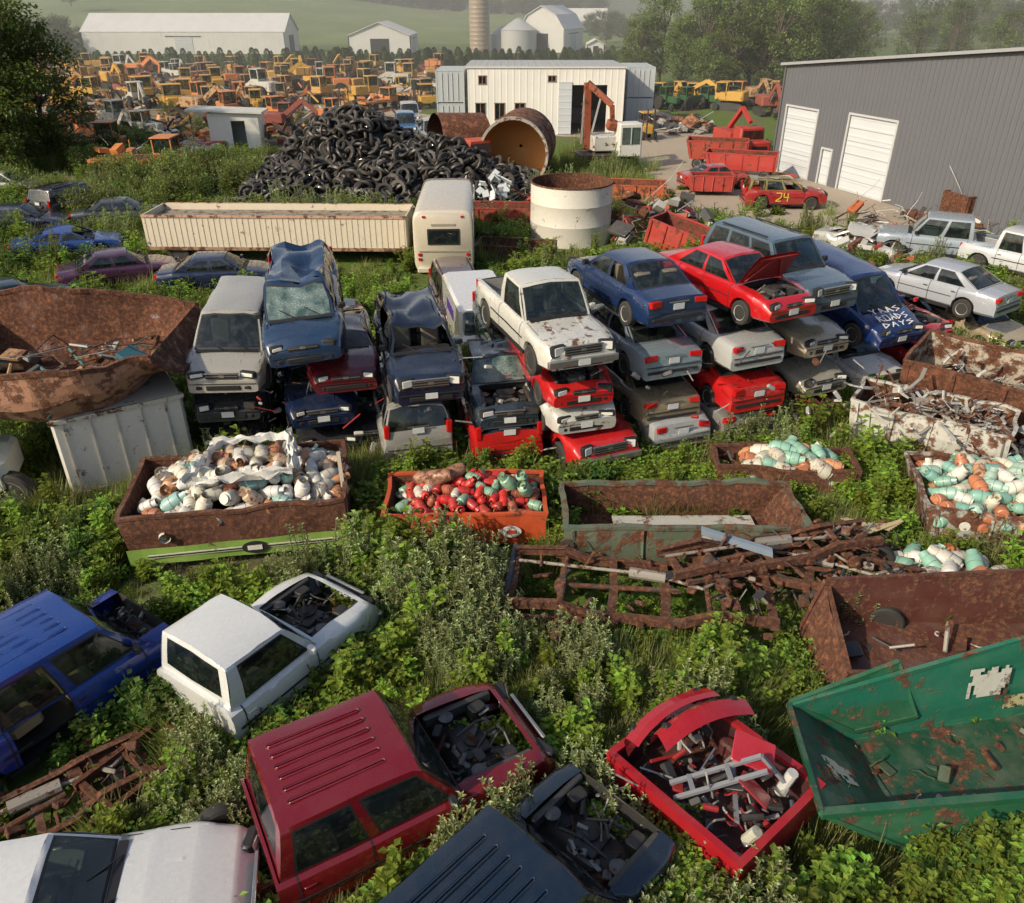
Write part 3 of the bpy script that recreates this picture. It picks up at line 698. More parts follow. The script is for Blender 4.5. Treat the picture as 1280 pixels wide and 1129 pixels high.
mb.box((.4,.05,.26),(3.2,1.2,.03),MT,(0,.01,.02),(.45,.46,.43,.45))
mb.obj('trough',parent=e);foot(3.6,14.65,2.5,.95,0);foot(3.6,13.4,2.4,.45,0,True)
e=empty('rusty_bin_of_tanks',(6.7,17.05,0),rad(-6))
mb=MB();openbox(mb,3.4,1.2,.7,(.10,.05,.03,.8),RUST,ribs=0,z0=.1,jit=.08)
mb.obj('bin',parent=e)
mb=MB();heap(mb,.2,0,1.0,.48,0,.62,.38,34,[PALG[2],PALG[0],PALW[4],PALW[3],PALW[1]],(.95,1.3))
junk(mb,(-1.2,0,.5),(.4,.4,.35),16,[(.1,.1,.1,.5),(.2,.1,.05,.8),(.03,.03,.03,.3)]);mb.obj('tanks',parent=e);foot(6.7,17.05,1.8,.7,0)
e=empty('rusty_container_of_green_tanks',(11.6,15.1,0),rad(-14))
mb=MB();openbox(mb,4.4,2.6,.95,(.36,.36,.32,.65),RUST,ribs=5,z0=.1,jit=.07,slopeL=.2,t=.05)
mb.obj('container',parent=e)
mb=MB();heap(mb,0,0,2.05,1.2,0,.72,.75,270,PALG,(.8,1.05));mb.obj('tanks',parent=e);foot(11.6,15.1,2.3,1.4,rad(-14))
mb=MB();heap(mb,8.75,12.75,1.1,.9,0,.15,.65,56,[PALW[0],PALW[3],PALW[4],PALG[1],PALW[6],PALG[0],PALW[1]],(.95,1.3));mb.obj('propane_tank_pile');foot(8.75,12.75,1.1,.95,0)
SCR=[(.36,.36,.34,.4),(.44,.44,.42,.35),(.24,.18,.13,.7),(.38,.36,.31,.5),(.16,.15,.14,.5),(.12,.05,.03,.9),(.2,.19,.18,.5)]
def scrapstrips(mb,c,ext,n,wmax=.10):
    for i in range(n):
        p=Vector((c[0]+U(-1,1)*ext[0],c[1]+U(-1,1)*ext[1],c[2]+U(0,1)*ext[2]))
        d=Vector((U(-1,1),U(-1,1),U(-.25,.3))).normalized();col=R.choice(SCR);w=U(.025,wmax)
        q=p
        for s in range(R.randint(2,4)):
            L=U(.12,.4);mb.beam(q,q+d*L,w,.015 if R.random()<.7 else .05,MT,col);q=q+d*L;d=(d+Vector((U(-.6,.6),U(-.6,.6),U(-.4,.3)))).normalized()
e=empty('white_scrap_container',(11.0,18.6,0),rad(-32))
mb=MB();openbox(mb,3.6,1.8,1.35,(.46,.46,.42,.50),(.3,.25,.2,.7),ribs=5,z0=.1,jit=.10,slopeL=.15)
mb.obj('container',parent=e);mb=MB();scrapstrips(mb,(0,0,.9),(1.6,.8,.7),130);junk(mb,(0,0,1),(1.5,.7,.6),60,SCR,smin=.1,smax=.4);mb.obj('scrap_metal',parent=e);foot(11,18.6,1.8,.9,rad(-32))
e=empty('rusty_scrap_container',(13.2,20.2,0),rad(-42))
mb=MB();openbox(mb,4.0,2.0,1.7,(.18,.065,.035,.72),(.40,.36,.30,.62),ribs=4,z0=.3,jit=.08,M=TM(0,0,.1,0,10,0))
mb.obj('container',parent=e);mb=MB();scrapstrips(mb,(.1,0,1.0),(1.6,.8,.7),80);mb.obj('scrap_metal',parent=e);foot(13.2,20.2,2,1.1,rad(-42))
mb=MB();scrapstrips(mb,(12.6,17.6,.1),(1.6,1.0,.8),120);scrapstrips(mb,(15,19.5,.2),(1.6,1.6,1.4),150);junk(mb,(14,18.8,.1),(2.2,1.6,1.2),90,SCR,smin=.12,smax=.5);mb.obj('scrap_metal_pile');foot(12.6,17.6,1.5,.9,0);foot(15,19.5,1.5,1.5,0)
def panel(mb,A,B,C,D,c,t=.05,n=10,j=.045,edge=True):
    A,B,C,D=map(Vector,(A,B,C,D));nn=(B-A).cross(D-A).normalized()*t
    f=lambda a,b,o:(lambda q:q+noise.noise_vector(q*1.3)*j+noise.noise_vector(q*3.3)*j*.4+o)(lerp(lerp(A,B,a),lerp(D,C,a),b))
    g=[i/n for i in range(n+1)]
    mb.grid(lambda a,b:f(a,b,Vector()),g,g,MT,col=c);mb.grid(lambda a,b:f(a,b,nn),g,g,MT,col=c)
    if edge:
        for (s0,s1) in((A,B),(B,C),(C,D),(D,A)): mb.beam(s0+nn/2,s1+nn/2,.07,.08,MT,c)
e=empty('rusty_dumpster',(7.9,10.55,0),rad(0))
mb=MB();rc1=(.11,.038,.022,.78);rc2=(.085,.025,.018,.55)
panel(mb,(-2.6,-.85,.0),(2.6,-.85,.1),(2.6,-.75,.95),(-2.3,-.75,.85),rc1)
panel(mb,(-2.6,-.85,.0),(-2.6,.75,.0),(-2.2,.85,1.35),(-2.3,-.75,.85),rc1)
panel(mb,(-2.6,.85,.0),(2.6,.85,.1),(2.7,1.05,1.65),(-2.2,.95,1.45),rc2)
panel(mb,(2.6,-.85,.0),(2.6,.85,.1),(2.7,1.05,1.65),(2.6,-.75,.95),rc1)
panel(mb,(-2.3,-.75,.35),(2.5,-.75,.25),(2.5,.9,.45),(-2.2,.9,.5),rc2,edge=False)
for x_ in(-1.2,.2,1.5): mb.beam((x_,-.9,.1),(x_+.05,-.82,.9),.09,.07,MT,rc1)
junk(mb,(0,0,.45),(2,.6,.2),22,[(.1,.04,.02,.8),(.03,.03,.03,.3),(.35,.33,.28,.4)],smin=.1,smax=.4)
mb.obj('dumpster_body',parent=e);foot(7.9,10.55,2.6,.9,0)
e=empty('green_dumpster',(6.9,8.3,0),rad(10))
mb=MB()
GRN=(.010,.10,.045,.38);G2=(.010,.14,.085,.42);G3=(.006,.06,.03,.45)
panel(mb,(-1.6,-1.0,.1),(2.4,-1.0,.1),(2.4,1.0,.1),(-1.6,1.0,.1),G3)
panel(mb,(-2.9,-.75,1.0),(-1.3,-1.0,.12),(-1.3,1.0,.12),(-2.5,1.0,1.1),G3)
panel(mb,(-2.5,1.0,1.1),(-1.3,.98,.12),(2.4,.98,.12),(2.4,1.25,1.75),G2)
panel(mb,(-1.3,.88,.4),(-2.45,1.0,1.12),(-.6,1.16,1.5),(-.2,.91,.5),GRN)
panel(mb,(-2.9,-.75,1.0),(-1.3,-1.05,.10),(2.4,-1.05,.10),(2.4,-1.0,.70),(.015,.11,.05,.46))
panel(mb,(2.4,-1.05,.1),(2.4,1.0,.1),(2.4,1.25,1.75),(2.4,-1.0,.70),G3)
mb.beam((-2.9,-.78,1.0),(2.45,-1.03,.72),.12,.10,MT,GRN)
mb.beam((-1.3,-1.1,.12),(2.45,-1.1,.12),.14,.14,MT,(.03,.07,.035,.55))
def label(f,cx,cz,w,hh,c=(.50,.51,.45,.44)):
    # torn rectangular sticker: a grid of small cells, the outer ones randomly torn away
    nx,nz_=12,9
    for i in range(nx):
        for j in range(nz_):
            ed=min(i,nx-1-i,j,nz_-1-j)
            q=noise.noise(Vector((i*.45+cx*9,j*.45,cz*7)))
            if q>.12+.16*ed: continue
            x0=cx+w*(i/nx-.5);x1=cx+w*((i+1)/nx-.5);z0=cz+hh*(j/nz_-.5);z1=cz+hh*((j+1)/nz_-.5)
            mb.add([f(x0,z0,0),f(x1,z0,0),f(x1,z1,0),f(x0,z1,0)],[(0,1,2,3)],MT,col=c)
bk=lambda x,z,o:(x,.92+.27*(z-.12)/1.63-.09-o,z)
label(bk,1.0,1.0,.75,.55);label(bk,2.0,1.25,.55,.5);label(bk,1.55,.55,.4,.25,(.4,.38,.2,.4))
label(lambda x,y,o:(x,y,.12+(-1.3-x)*.60+.12+o),-2.1,.1,.42,.6,(.47,.44,.36,.46))
fr_=lambda x,z,o:(x,-1.16-o*.5,z);label(fr_,.3,.40,.55,.26);label(fr_,1.5,.42,.8,.28)
junk(mb,(.2,0,.15),(1.6,.8,.08),26,[(.1,.05,.03,.8),(.25,.22,.18,.5),(.03,.06,.03,.3)],smin=.06,smax=.25)
mb.obj('dumpster_body',parent=e);foot(6.9,8.3,2.4,1.1,rad(10))

e=empty('rusty_hopper',(-11.15,18.45,0),rad(7))
mb=MB()
def hop(a,b,ins):
    ang=lerp(-1.5708,1.5708,b);ry=2.5-ins;rz=1.72-ins
    s_=math.sin(ang);c_=max(0,math.cos(ang))
    y=math.copysign(abs(s_)**.55,s_)*ry;z=3.62-(c_**.7)*rz
    x=lerp(-3.3,2.75,a)+.35*c_*sstep(.7,1,a)
    k_=sstep(.70,1,a);z=z+(3.4-z)*k_*.60;y*=1-.30*k_*(1 if y<0 else .2)
    q=Vector((x,y,z))
    if b<.12: q.z-=.22*math.sin(a*3.0)
    if b>.9: q.z+=.25*math.sin(a*4)
    return q+noise.noise_vector(q*.8)*.20+noise.noise_vector(q*2.6)*.05
aa=[i/26 for i in range(27)];bb_=[i/30 for i in range(31)]
mb.grid(lambda a,b:hop(a,b,0),aa,bb_,MT,col=(.34,.17,.11,.56));mb.grid(lambda a,b:hop(a,b,.07),aa,bb_,MT,col=(.11,.045,.028,.85))
for b in(0,1):
    pts=[hop(a,b,.03) for a in aa]
    for p,q in zip(pts,pts[1:]): mb.beam(p,q,.11,.11,MT,(.2,.075,.04,.8))
for a,cc in((0,RUST),(1,(.24,.10,.06,.7))):
    ring=[hop(a,b,0) for b in bb_]
    mb.add(ring,[tuple(range(len(ring)))],MT,col=cc)
    for p,q in zip(ring,ring[1:]): mb.beam(p,q,.09,.09,MT,(.2,.075,.04,.8))
mb.obj('hopper_shell',parent=e)
mb=MB();junk(mb,(-.3,0,2.3),(2.3,1.6,.45),90,[(.02,.12,.16,.2),(.10,.045,.03,.9),(.3,.3,.28,.4),(.06,.06,.055,.5),(.30,.17,.07,.5),(.03,.16,.18,.2)],smin=.15,smax=.7)
for i in range(18):
    a=Vector((U(-2,1.8),U(-1.4,1.4),2.7));mb.beam(a,a+Vector((U(-1,1),U(-1,1),U(0,.3))),.05,.02,MT,R.choice(SCR))
mb.obj('debris',parent=e)
e=empty('white_truck_body',(-9.95,18.35,0),rad(32))
mb=MB()
mb.box((-.2,-.1,1.15),(2.9,2.7,2.1),MT,col=(.60,.58,.52,.30),ch=.06)
for i in range(5): mb.box((-1.4+i*.56,-1.47,1.15),(.03,.03,2.0),MT,col=(.5,.48,.42,.4))
for i in range(4): mb.box((1.28,-1.2+i*.75,1.15),(.03,.035,2.0),MT,col=(.4,.4,.38,.4))
mb.box((1.28,-.5,1.3),(.03,.5,.5),MT,col=(.5,.5,.47,.2));mb.box((1.28,.5,.9),(.03,.35,.9),MT,col=(.2,.2,.2,.3))
mb.box((-.2,-1.47,2.15),(3.0,.08,.1),MT,col=(.5,.47,.4,.5));mb.box((-.2,-1.47,.2),(3.0,.08,.12),MT,col=(.3,.25,.2,.6))
mb.obj('body_panel',parent=e);foot(-9.95,18.35,1.6,1.5,rad(32))
mb=MB();wheel(mb,(-11.75,16.0,.5),.5,-1,.3);mb.box((-13.0,16.3,.95),(2.2,1.6,.8),MT,(0,0,.3),(.6,.6,.56,.25),ch=.15);mb.box((-12.9,16.3,1.6),(1.3,1.5,.7),GL,(0,0,.3),ch=.15,taper=.85);mb.obj('old_white_truck');foot(-12.8,16.4,1.5,1,0)
mb=MB();mb.beam((-3.45,14.0,0),(-3.85,15.4,1.9),.08,.07,MT,(.45,.38,.28,.3));mb.obj('wooden_post')

def ladder(name,x,y,th,L,w,z,n=5,extra=True,wh=False):
    mb=MB();c=(.095,.038,.024,.75);c2=(.04,.028,.024,.7)
    for sg in(1,-1):
        pts=[(-L/2,sg*w*.5,z+.12),(-L*.3,sg*w*.5,z+.2),(-L*.2,sg*w*.5,z+.02),(L*.15,sg*w*.5,z),(L*.27,sg*w*.42,z+.14),(L/2,sg*w*.42,z+.1)]
        for a,b in zip(pts,pts[1:]):
            a=Vector(a);b=Vector(b)
            mb.beam(a,b,.03,.17,MT,c);mb.beam(a+Vector((0,-sg*.045,.08)),b+Vector((0,-sg*.045,.08)),.10,.016,MT,c);mb.beam(a+Vector((0,-sg*.045,-.08)),b+Vector((0,-sg*.045,-.08)),.10,.016,MT,c)
        for q in range(9): mb.box((lerp(-L*.45,L*.45,q/8)+U(-.1,.1),sg*(w*.5+.05),z-.02),(U(.08,.2),U(.06,.14),U(.08,.16)),MT,(0,U(-.4,.4),0),R.choice([c,c2]),ch=.02)
    for i in range(n):
        x_=lerp(-L*.48,L*.46,(i+U(-.2,.2))/(n-1))
        if i%3==1: mb.cyl((x_,-w*.46,z+.05),(x_+U(-.05,.05),w*.46,z+.05),.055,mat=MT,col=c2)
        else:
            mb.beam((x_,-w*.46,z+.06),(x_+.04,0,z-.02),U(.10,.18),U(.05,.09),MT,c);mb.beam((x_+.04,0,z-.02),(x_,w*.46,z+.06),U(.10,.18),U(.05,.09),MT,c)
    if extra:
        mb.cyl((-L*.3,-w*.75,z-.05),(-L*.3,w*.75,z-.05),.06,mat=MT,col=c);mb.lathe([(.05,-.14),(.17,-.08),(.19,0),(.17,.08),(.05,.14)],14,MT,TM(-L*.3,0,z-.05,0,0,90),c2)
        mb.cyl((L*.32,-w*.7,z-.1),(L*.32,w*.7,z-.1),.05,mat=MT,col=c)
        for sg in(1,-1):
            for xx in(-L*.3,L*.32): mb.lathe([(.05,-.06),(.15,-.05),(.16,0),(.08,.05),(.06,.1)],16,MT,TM(xx,sg*w*.8,z-.05,0,-90*sg,0),c2)
            if wh: wheel(mb,(L*.32,sg*w*.86,z-.12),.34,sg,rimc=(.12,.06,.04,.7))
            for q in range(3): mb.beam((-L*.45+q*.06,sg*w*.58,z+.03-q*.03),(-L*.15-q*.06,sg*w*.58,z+.03-q*.03),.06,.015,MT,c2)
            mb.cyl((-L*.22,sg*w*.4,z-.1),(-L*.18,sg*w*.42,z+.32),.035,mat=MT,col=c2)
        mb.cyl((-L*.28,0,z),(L*.15,.05,z+.05),.05,mat=MT,col=c2)
        mb.cyl((-.2,w*.25,z+.1),(.5,w*.2,z+.1),.11,mat=AL,col=(.30,.28,.25,.45));mb.cyl((.5,w*.2,z+.1),(1.2,w*.05,z+.12),.035,mat=AL,col=(.3,.28,.25,.5));mb.cyl((1.2,w*.05,z+.12),(1.7,w*.3,z+.16),.035,mat=AL,col=(.3,.28,.25,.5))
        mb.cyl((-L*.48,w*.3,z+.1),(-.2,w*.25,z+.1),.035,mat=AL,col=(.35,.31,.26,.5))
        junk(mb,(L*.36,0,z-.05),(.5,w*.4,.3),26,[c,c2,(.02,.02,.02,.3),(.2,.18,.15,.6)],smin=.08,smax=.3)
        junk(mb,(-L*.1,0,z-.1),(L*.4,w*.5,.2),24,[c,c2,(.02,.02,.02,.3)],smin=.08,smax=.35)
    foot(x,y,L/2,w*.6,th,True)
    return mb.obj(name,M=Matrix.Translation((x,y,0))@Euler((0,0,th)).to_matrix().to_4x4())
ladder('rusty_truck_frame',2.45,12.1,rad(-8),5.0,1.75,.68,6)
ladder('rusty_truck_frame',5.9,12.8,rad(-18),4.4,1.15,.66,5,wh=True)
ladder('rusty_truck_frame',5.2,13.0,rad(14),4.6,.85,.95,5)
ladder('rusty_truck_frame',-7.0,7.5,rad(40),3.4,1.1,.25,5)
mb=MB();mb.beam((-.22,11.25,.5),(.12,13.5,.62),.14,.26,MT,(.02,.028,.05,.35));mb.cyl((-.25,11.2,.62),(.09,13.5,.74),.07,seg=12,mat=MT,col=(.02,.028,.05,.35));mb.cyl((-.15,11.2,.40),(.14,13.5,.5),.07,seg=12,mat=MT,col=(.02,.028,.05,.35));mb.obj('truck_bumper')
mb=MB()
for i in range(14):
    p=Vector((U(5.4,8.0),U(12.4,14.0),U(.2,.7)));d=Vector((U(-1,1),U(-.6,.6),U(-.15,.25))).normalized()
    mb.beam(p,p+d*U(.4,1.1),U(.04,.09),U(.03,.07),MT,R.choice([(.09,.04,.028,.8),(.03,.025,.025,.5),(.10,.04,.025,.85)]))
junk(mb,(6.6,13.1,.25),(1.8,1.0,.5),100,[(.09,.04,.028,.8),(.03,.025,.025,.5),(.02,.02,.02,.2),(.07,.04,.03,.75)],smin=.08,smax=.36)
for i in range(7):
    mb.beam((7.2+i*.06,14.6-i*.1,.7),(8.1+i*.05,14.1+i*.03,.72+i*.02),.1,.015,MT,(.42,.34,.2,.4))
for p in((3.4,12.9),(5.0,13.6),(7.6,13.7)): wheel(mb,(p[0],p[1],.3),.32,1,rimc=(.1,.05,.03,.8))
mb.grid(lambda a,b:Vector((3.9+a*1.2,13.5-a*.9+b*.25,1.0+.15*math.sin(b*3)+.1*a)),[0,.3,.6,1],[0,.25,.5,.75,1],MT,col=(.03,.07,.13,.2))
mb.obj('rusty_axle_parts');foot(6.5,13,2,1.1,0,True)
mb=MB();junk(mb,(-7.1,7.5,.02),(1.2,.9,.22),55,[(.09,.04,.028,.8),(.04,.03,.028,.7),(.12,.06,.035,.8)],smin=.06,smax=.28);mb.obj('rusty_scrap_pile')

e=empty('red_pickup_bed',(2.9,7.75,0),rad(-50))
mb=MB();c=(.32,.003,.010,.10)
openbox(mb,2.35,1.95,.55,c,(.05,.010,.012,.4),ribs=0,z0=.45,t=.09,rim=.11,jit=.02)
for sg in(1,-1):
    wheel(mb,(0,sg*.85,.33),.36,sg);mb.box((0,sg*.75,.62),(.8,.22,.3),MT,col=(.07,.012,.015,.4),ch=.06)
mb.obj('bed_box',parent=e)
mb=MB()
def bump_(M,c):
    mb.grid(lambda a,b:Vector((.22*math.sin(b*3.14)-.16*(2*a-1)**2,lerp(-.85,.85,a),-.2+.4*b)),[i/12 for i in range(13)],[0,.15,.35,.6,.85,1],P,M,c)
    mb.box((.12,0,-.08),(.12,.8,.08),BK,M=M,ch=.02)
    for sg in(1,-1): mb.box((.05,sg*.6,.0),(.16,.22,.12),BK,(0,0,-sg*.3),M=M,ch=.03)
bump_(TM(-.95,.1,1.20,rad(175),0,-25),(.42,.006,.012,.08))
bump_(TM(-.55,.35,1.30,rad(160),10,-60),(.42,.006,.012,.08))
for (a,b) in (((-.3,-.6,.9),(.5,.3,1.5)),((-.1,-.75,.9),(.7,.15,1.5)),((.5,.3,1.5),(.8,.5,1.1)),((-.15,-.4,1.05),(.05,-.55,1.05)),((.2,-.05,1.3),(.4,-.2,1.3)),((.0,.5,.7),(.7,-.4,.9))):
    mb.beam(a,b,.06,.05,MT,(.20,.21,.24,.25))
mb.box((.35,.35,1.40),(.6,.45,.03),P,(.35,.25,.6),(.45,.02,.03,.1),ch=.02);mb.box((.65,0,1.2),(.5,.3,.03),P,(-.3,.5,.2),(.4,.02,.02,.1),ch=.02)
mb.cyl((.75,.55,.8),(.85,.6,1.25),.08,mat=MT,col=(.5,.5,.48,.2));mb.cyl((.9,-.45,.8),(1.0,-.4,1.05),.08,mat=MT,col=(.45,.45,.36,.3))
junk(mb,(.1,0,.55),(.9,.7,.45),100,[(.03,.03,.03,.1),(.02,.02,.022,.1),(.2,.2,.2,.3),(.30,.01,.015,.2),(.05,.07,.11,.2),(.3,.3,.29,.3)],smin=.06,smax=.32)
mb.obj('scrap_parts',parent=e);foot(2.9,7.75,1.2,1.05,rad(-50))

# ------------------------------------------------------------------ midground
mb=MB()
HUMPS=[(-10.3,55.5,4.2,5.4),(-5.0,52.5,2.8,5.2),(-12.5,50,1.5,4.0),(-7.6,50.0,2.0,4.5),(-1.2,51.5,1.4,3.4)]
def hp(x,y): return max(0,max(hh*(math.exp(-((x-a)**2+(y-b)**2)/(r*r))*1.15-.12) for a,b,hh,r in HUMPS))
mb.grid(lambda a,b:Vector((lerp(-19,2,a),lerp(43,63,b),hp(lerp(-19,2,a),lerp(43,63,b))-.35)),[i/40 for i in range(41)],[i/40 for i in range(41)],RB)
cnt=0
while cnt<1450:
    x=U(-18,2.0);y=U(44,61);z=hp(x,y)
    if z<.12: continue
    cnt+=1;rr_=U(.30,.58);w=rr_*.34
    E=Euler((U(-.9,.9),U(-.9,.9),U(0,6))).to_matrix().to_4x4()
    if R.random()<.25:E=Euler((U(1.1,1.9),0,U(0,6))).to_matrix().to_4x4()
    g_=U(.015,.055)
    mb.lathe([(rr_*.62,-w*.45),(rr_*.92,-w*.5),(rr_,-w*.3),(rr_,w*.3),(rr_*.92,w*.5),(rr_*.62,w*.45),(rr_*.62,-w*.45)],14,MT,Matrix.Translation((x,y,z+U(-.1,.25)))@E,(g_,g_*.88,g_*.76,.04),cap=False)
mb.obj('tyre_pile');foot(-8.5,53,7.5,6.5,0)
mb=MB();c=(.62,.60,.53,.30)
T=Matrix.Translation((2.95,40.9,0))
mb.lathe([(2.02,0),(2.02,.95),(2.03,.97),(2.02,.99),(2.02,1.9),(2.03,1.92),(2.02,1.94),(2.02,2.85)],48,MT,T,c,cap=False)
mb.lathe([(1.97,2.85),(1.97,.05),(.01,.04)],48,MT,T,(.25,.09,.04,.85),cap=False)
mb.lathe([(1.97,2.85),(2.04,2.85),(2.04,2.78)],48,MT,T,(.3,.14,.07,.8),cap=False)
mb.obj('white_steel_tank');foot(2.95,40.9,2,2,0);foot(2.95,38,2.2,2,0,True)
e=empty('box_trailer',(-10.6,37.3,0),rad(-1.5))
mb=MB();c=(.60,.54,.43,.30)
mb.box((0,0,.75),(11.8,2.4,.12),MT,col=(.2,.12,.08,.8))
for sg in(1,-1):
    mb.box((0,sg*1.2,1.5),(11.8,.06,1.5),MT,col=c)
    for i in range(46): mb.box((-5.8+i*.258,sg*1.238,1.5),(.05,.02,1.36),MT,col=(.56,.50,.40,.33))
    mb.box((0,sg*1.24,2.22),(11.86,.1,.1),MT,col=(.5,.3,.2,.5));mb.box((0,sg*1.24,.78),(11.86,.1,.14),MT,col=(.3,.2,.12,.6))
for x in(-5.9,5.9): mb.box((x,0,1.5),(.06,2.4,1.5),MT,col=c)
mb.box((0,0,1.95),(11.6,2.3,.05),MT,col=(.22,.2,.16,.5))
for x in(-4.6,-3.4):
    for sg in(1,-1): wheel(mb,(x,sg*1.0,.5),.5,sg,.3,(.2,.15,.1,.7))
mb.obj('trailer_body',parent=e);foot(-10.6,37.3,5.9,1.2,0);foot(-10.6,34.8,5.9,1.4,0,True)
e=empty('shuttle_bus',(-3.0,37.2,0),rad(2))
mb=MB();c=(.60,.54,.43,.18)
prof=[]
for i in range(28):
    a=2*math.pi*i/28;sx=math.copysign(abs(math.cos(a))**.28,math.cos(a));sz=math.copysign(abs(math.sin(a))**.28,math.sin(a));prof.append((sx*1.28,1.72+sz*1.32))
ring=lambda y,s:[(x*s,y,1.72+(z-1.72)*s) for x,z in prof]
ys=[(-3.55,.93),(-3.5,.98),(-3.4,1),(2.5,1),(3.3,1),(3.5,.95)]
vs=[];fs=[]
for y,s in ys: vs+=ring(y,s)
for k_ in range(len(ys)-1):
    for i in range(28): j=(i+1)%28;fs.append((k_*28+i,k_*28+j,k_*28+28+j,k_*28+28+i))
fs+=[tuple(range(27,-1,-1)),tuple(range(len(vs)-28,len(vs)))]
mb.add(vs,fs,P,col=c)
mb.box((0,-3.57,1.95),(1.35,.05,.66),BK,ch=.02);mb.box((0,-3.595,1.95),(1.22,.04,.52),GL,ch=.02)
mb.box((0,-3.6,.55),(2.3,.16,.2),MT,col=(.5,.48,.4,.3),ch=.04)
mb.box((0,-3.575,1.35),(2.1,.03,.05),MT,col=(.3,.28,.22,.2))
for sg in(1,-1):
    for z in(1.0,1.2): mb.box((sg*1.02,-3.57,z),(.16,.05,.12),RD,ch=.02)
    mb.box((sg*.8,-3.57,2.78),(.12,.04,.08),RD)
    for i in range(5): mb.box((sg*1.275,-2.6+i*1.15,2.1),(.04,.95,.7),GL,ch=.02)
    for y in(-2.2,2.2): mb.lathe([(.25,-.14),(.4,-.14),(.42,0),(.4,.14),(.25,.14)],18,RB,TM(sg*1.05,y,.42,0,0,90))
mb.box((0,-3.57,2.45),(1.0,.02,.08),MT,col=(.3,.28,.22,.2))
mb.obj('bus_body',parent=e,ang=40);foot(-3,37.2,1.3,3.5,0);foot(-3,33,1.5,1.5,0,True)
e=empty('white_delivery_van',(-.95,25.2,0),rad(12))
mb=MB();mb.box((0,1.0,1.25),(1.9,4.2,1.8),P,col=(.7,.7,.7,.12),ch=.15);mb.box((0,-1.75,.95),(1.85,1.3,.95),P,col=(.7,.7,.7,.12),ch=.15);mb.box((0,-1.3,1.75),(1.7,.6,.7),GL,(.45,0,0),ch=.1)
mb.box((-.96,1.0,1.5),(.02,1.5,.35),MT,col=(.06,.01,.2,.05))
for sg in(1,-1):
    for y in(-1.4,2.2): mb.lathe([(.2,-.12),(.34,-.12),(.36,0),(.34,.12),(.2,.12)],18,RB,TM(sg*.88,y,.36,0,0,90))
mb.obj('van_body',parent=e)
def axisM(p,d): return Matrix.Translation(p)@Vector(d).normalized().to_track_quat('Z','Y').to_matrix().to_4x4()
mb=MB();T=axisM((.5,56.0,2.1),(.16,.98,.02))
mb.lathe([(2.15,-2.6),(2.17,-2.5),(2.15,2.4),(1.4,2.7),(.1,2.8)],36,MT,T,(.18,.075,.04,.7),cap=False)
mb.lathe([(2.07,-2.6),(2.07,.4),(.1,.6)],36,MT,T,(.46,.22,.05,.25),cap=False)
mb.lathe([(2.07,-2.6),(2.24,-2.62),(2.24,-2.35)],36,MT,T,(.34,.32,.28,.5),cap=False)
mb.lathe([(2.17,-.2),(2.22,-.1),(2.17,0)],36,MT,T,(.2,.08,.04,.8),cap=False)
for s_ in(-1,1): mb.box((.5+s_*1.2,55.6,.35),(.5,3.6,.7),MT,col=(.1,.05,.03,.8))
mb.obj('rusty_storage_tank');foot(.5,56,2.2,2.6,0)
mb=MB();T=axisM((-3.6,59.6,2.0),(.9,.4,-.05));mb.lathe([(1.8,-1.9),(1.82,-1.8),(1.82,1.6),(1.3,1.9),(.1,2.0)],30,MT,T,(.22,.075,.035,.7),cap=False);mb.lathe([(1.76,-1.9),(1.76,1),(.1,1.1)],30,MT,T,(.12,.05,.03,.9),cap=False);mb.obj('rusty_drum')
e=empty('red_truck_cab',(-2.2,54.0,0),rad(-60))
mb=MB();mb.box((0,0,1.1),(1.9,2.0,1.1),MT,col=(.48,.06,.03,.25),ch=.15);mb.box((-.2,0,2.25),(1.4,1.8,1.3),MT,col=(.48,.07,.03,.25),ch=.12,taper=.9);mb.box((.5,0,2.35),(.1,1.4,.7),GL,(0,-.12,0),ch=.04)
mb.box((.98,0,1.0),(.08,1.0,.5),BK,ch=.02)
for y_ in(-.7,.7): mb.box((.98,y_,.9),(.08,.25,.2),HL,ch=.03)
for sg in(1,-1): mb.box((-.2,sg*.86,2.35),(.9,.06,.6),GL);mb.lathe([(.2,-.14),(.42,-.14),(.45,0),(.42,.14),(.2,.14)],16,RB,TM(.3,sg*.9,.45,0,90,0))
mb.obj('cab_body',parent=e);foot(-2.2,54.0,1.2,1.2,0)
e=empty('white_crane',(6.9,61.0,0),rad(10))
mb=MB();mb.box((-.3,.2,1.7),(2.0,2.0,1.0),MT,col=(.50,.50,.46,.4),ch=.1);mb.box((1.2,-.8,2.0),(1.7,1.5,2.2),MT,col=(.62,.63,.59,.2),ch=.1)
mb.box((1.2,-1.57,2.3),(1.3,.05,1.1),GL,ch=.05);mb.box((2.07,-.8,2.3),(.05,1.1,1.1),GL,ch=.05);mb.box((1.2,-1.59,2.3),(.06,.05,1.1),MT,col=(.6,.6,.56,.3))
mb.box((-.2,0,.65),(4.0,2.4,.8),MT,col=(.05,.045,.04,.5),ch=.1)
for i in range(6): mb.lathe([(.1,-.15),(.32,-.15),(.35,0),(.32,.15),(.1,.15)],14,RB,TM(-1.8+i*.62,-1.3,.4,0,90,0))
oc=(.28,.065,.025,.5)
mb.beam((-1.5,.3,1.2),(-1.6,.3,5.6),.40,.45,MT,oc);mb.beam((-1.6,.3,5.6),(.0,-.5,4.2),.32,.38,MT,oc);mb.beam((.0,-.5,4.2),(.1,-.5,3.1),.26,.3,MT,oc)
mb.beam((-1.2,.1,2.4),(-.7,-.1,4.8),.14,.14,MT,(.3,.3,.3,.3));mb.beam((-1.9,.3,1.6),(-1.8,.3,4.9),.12,.12,MT,(.3,.3,.3,.3));mb.box((.1,-.5,2.9),(.8,.7,.6),MT,(.3,.2,0),oc,ch=.1)
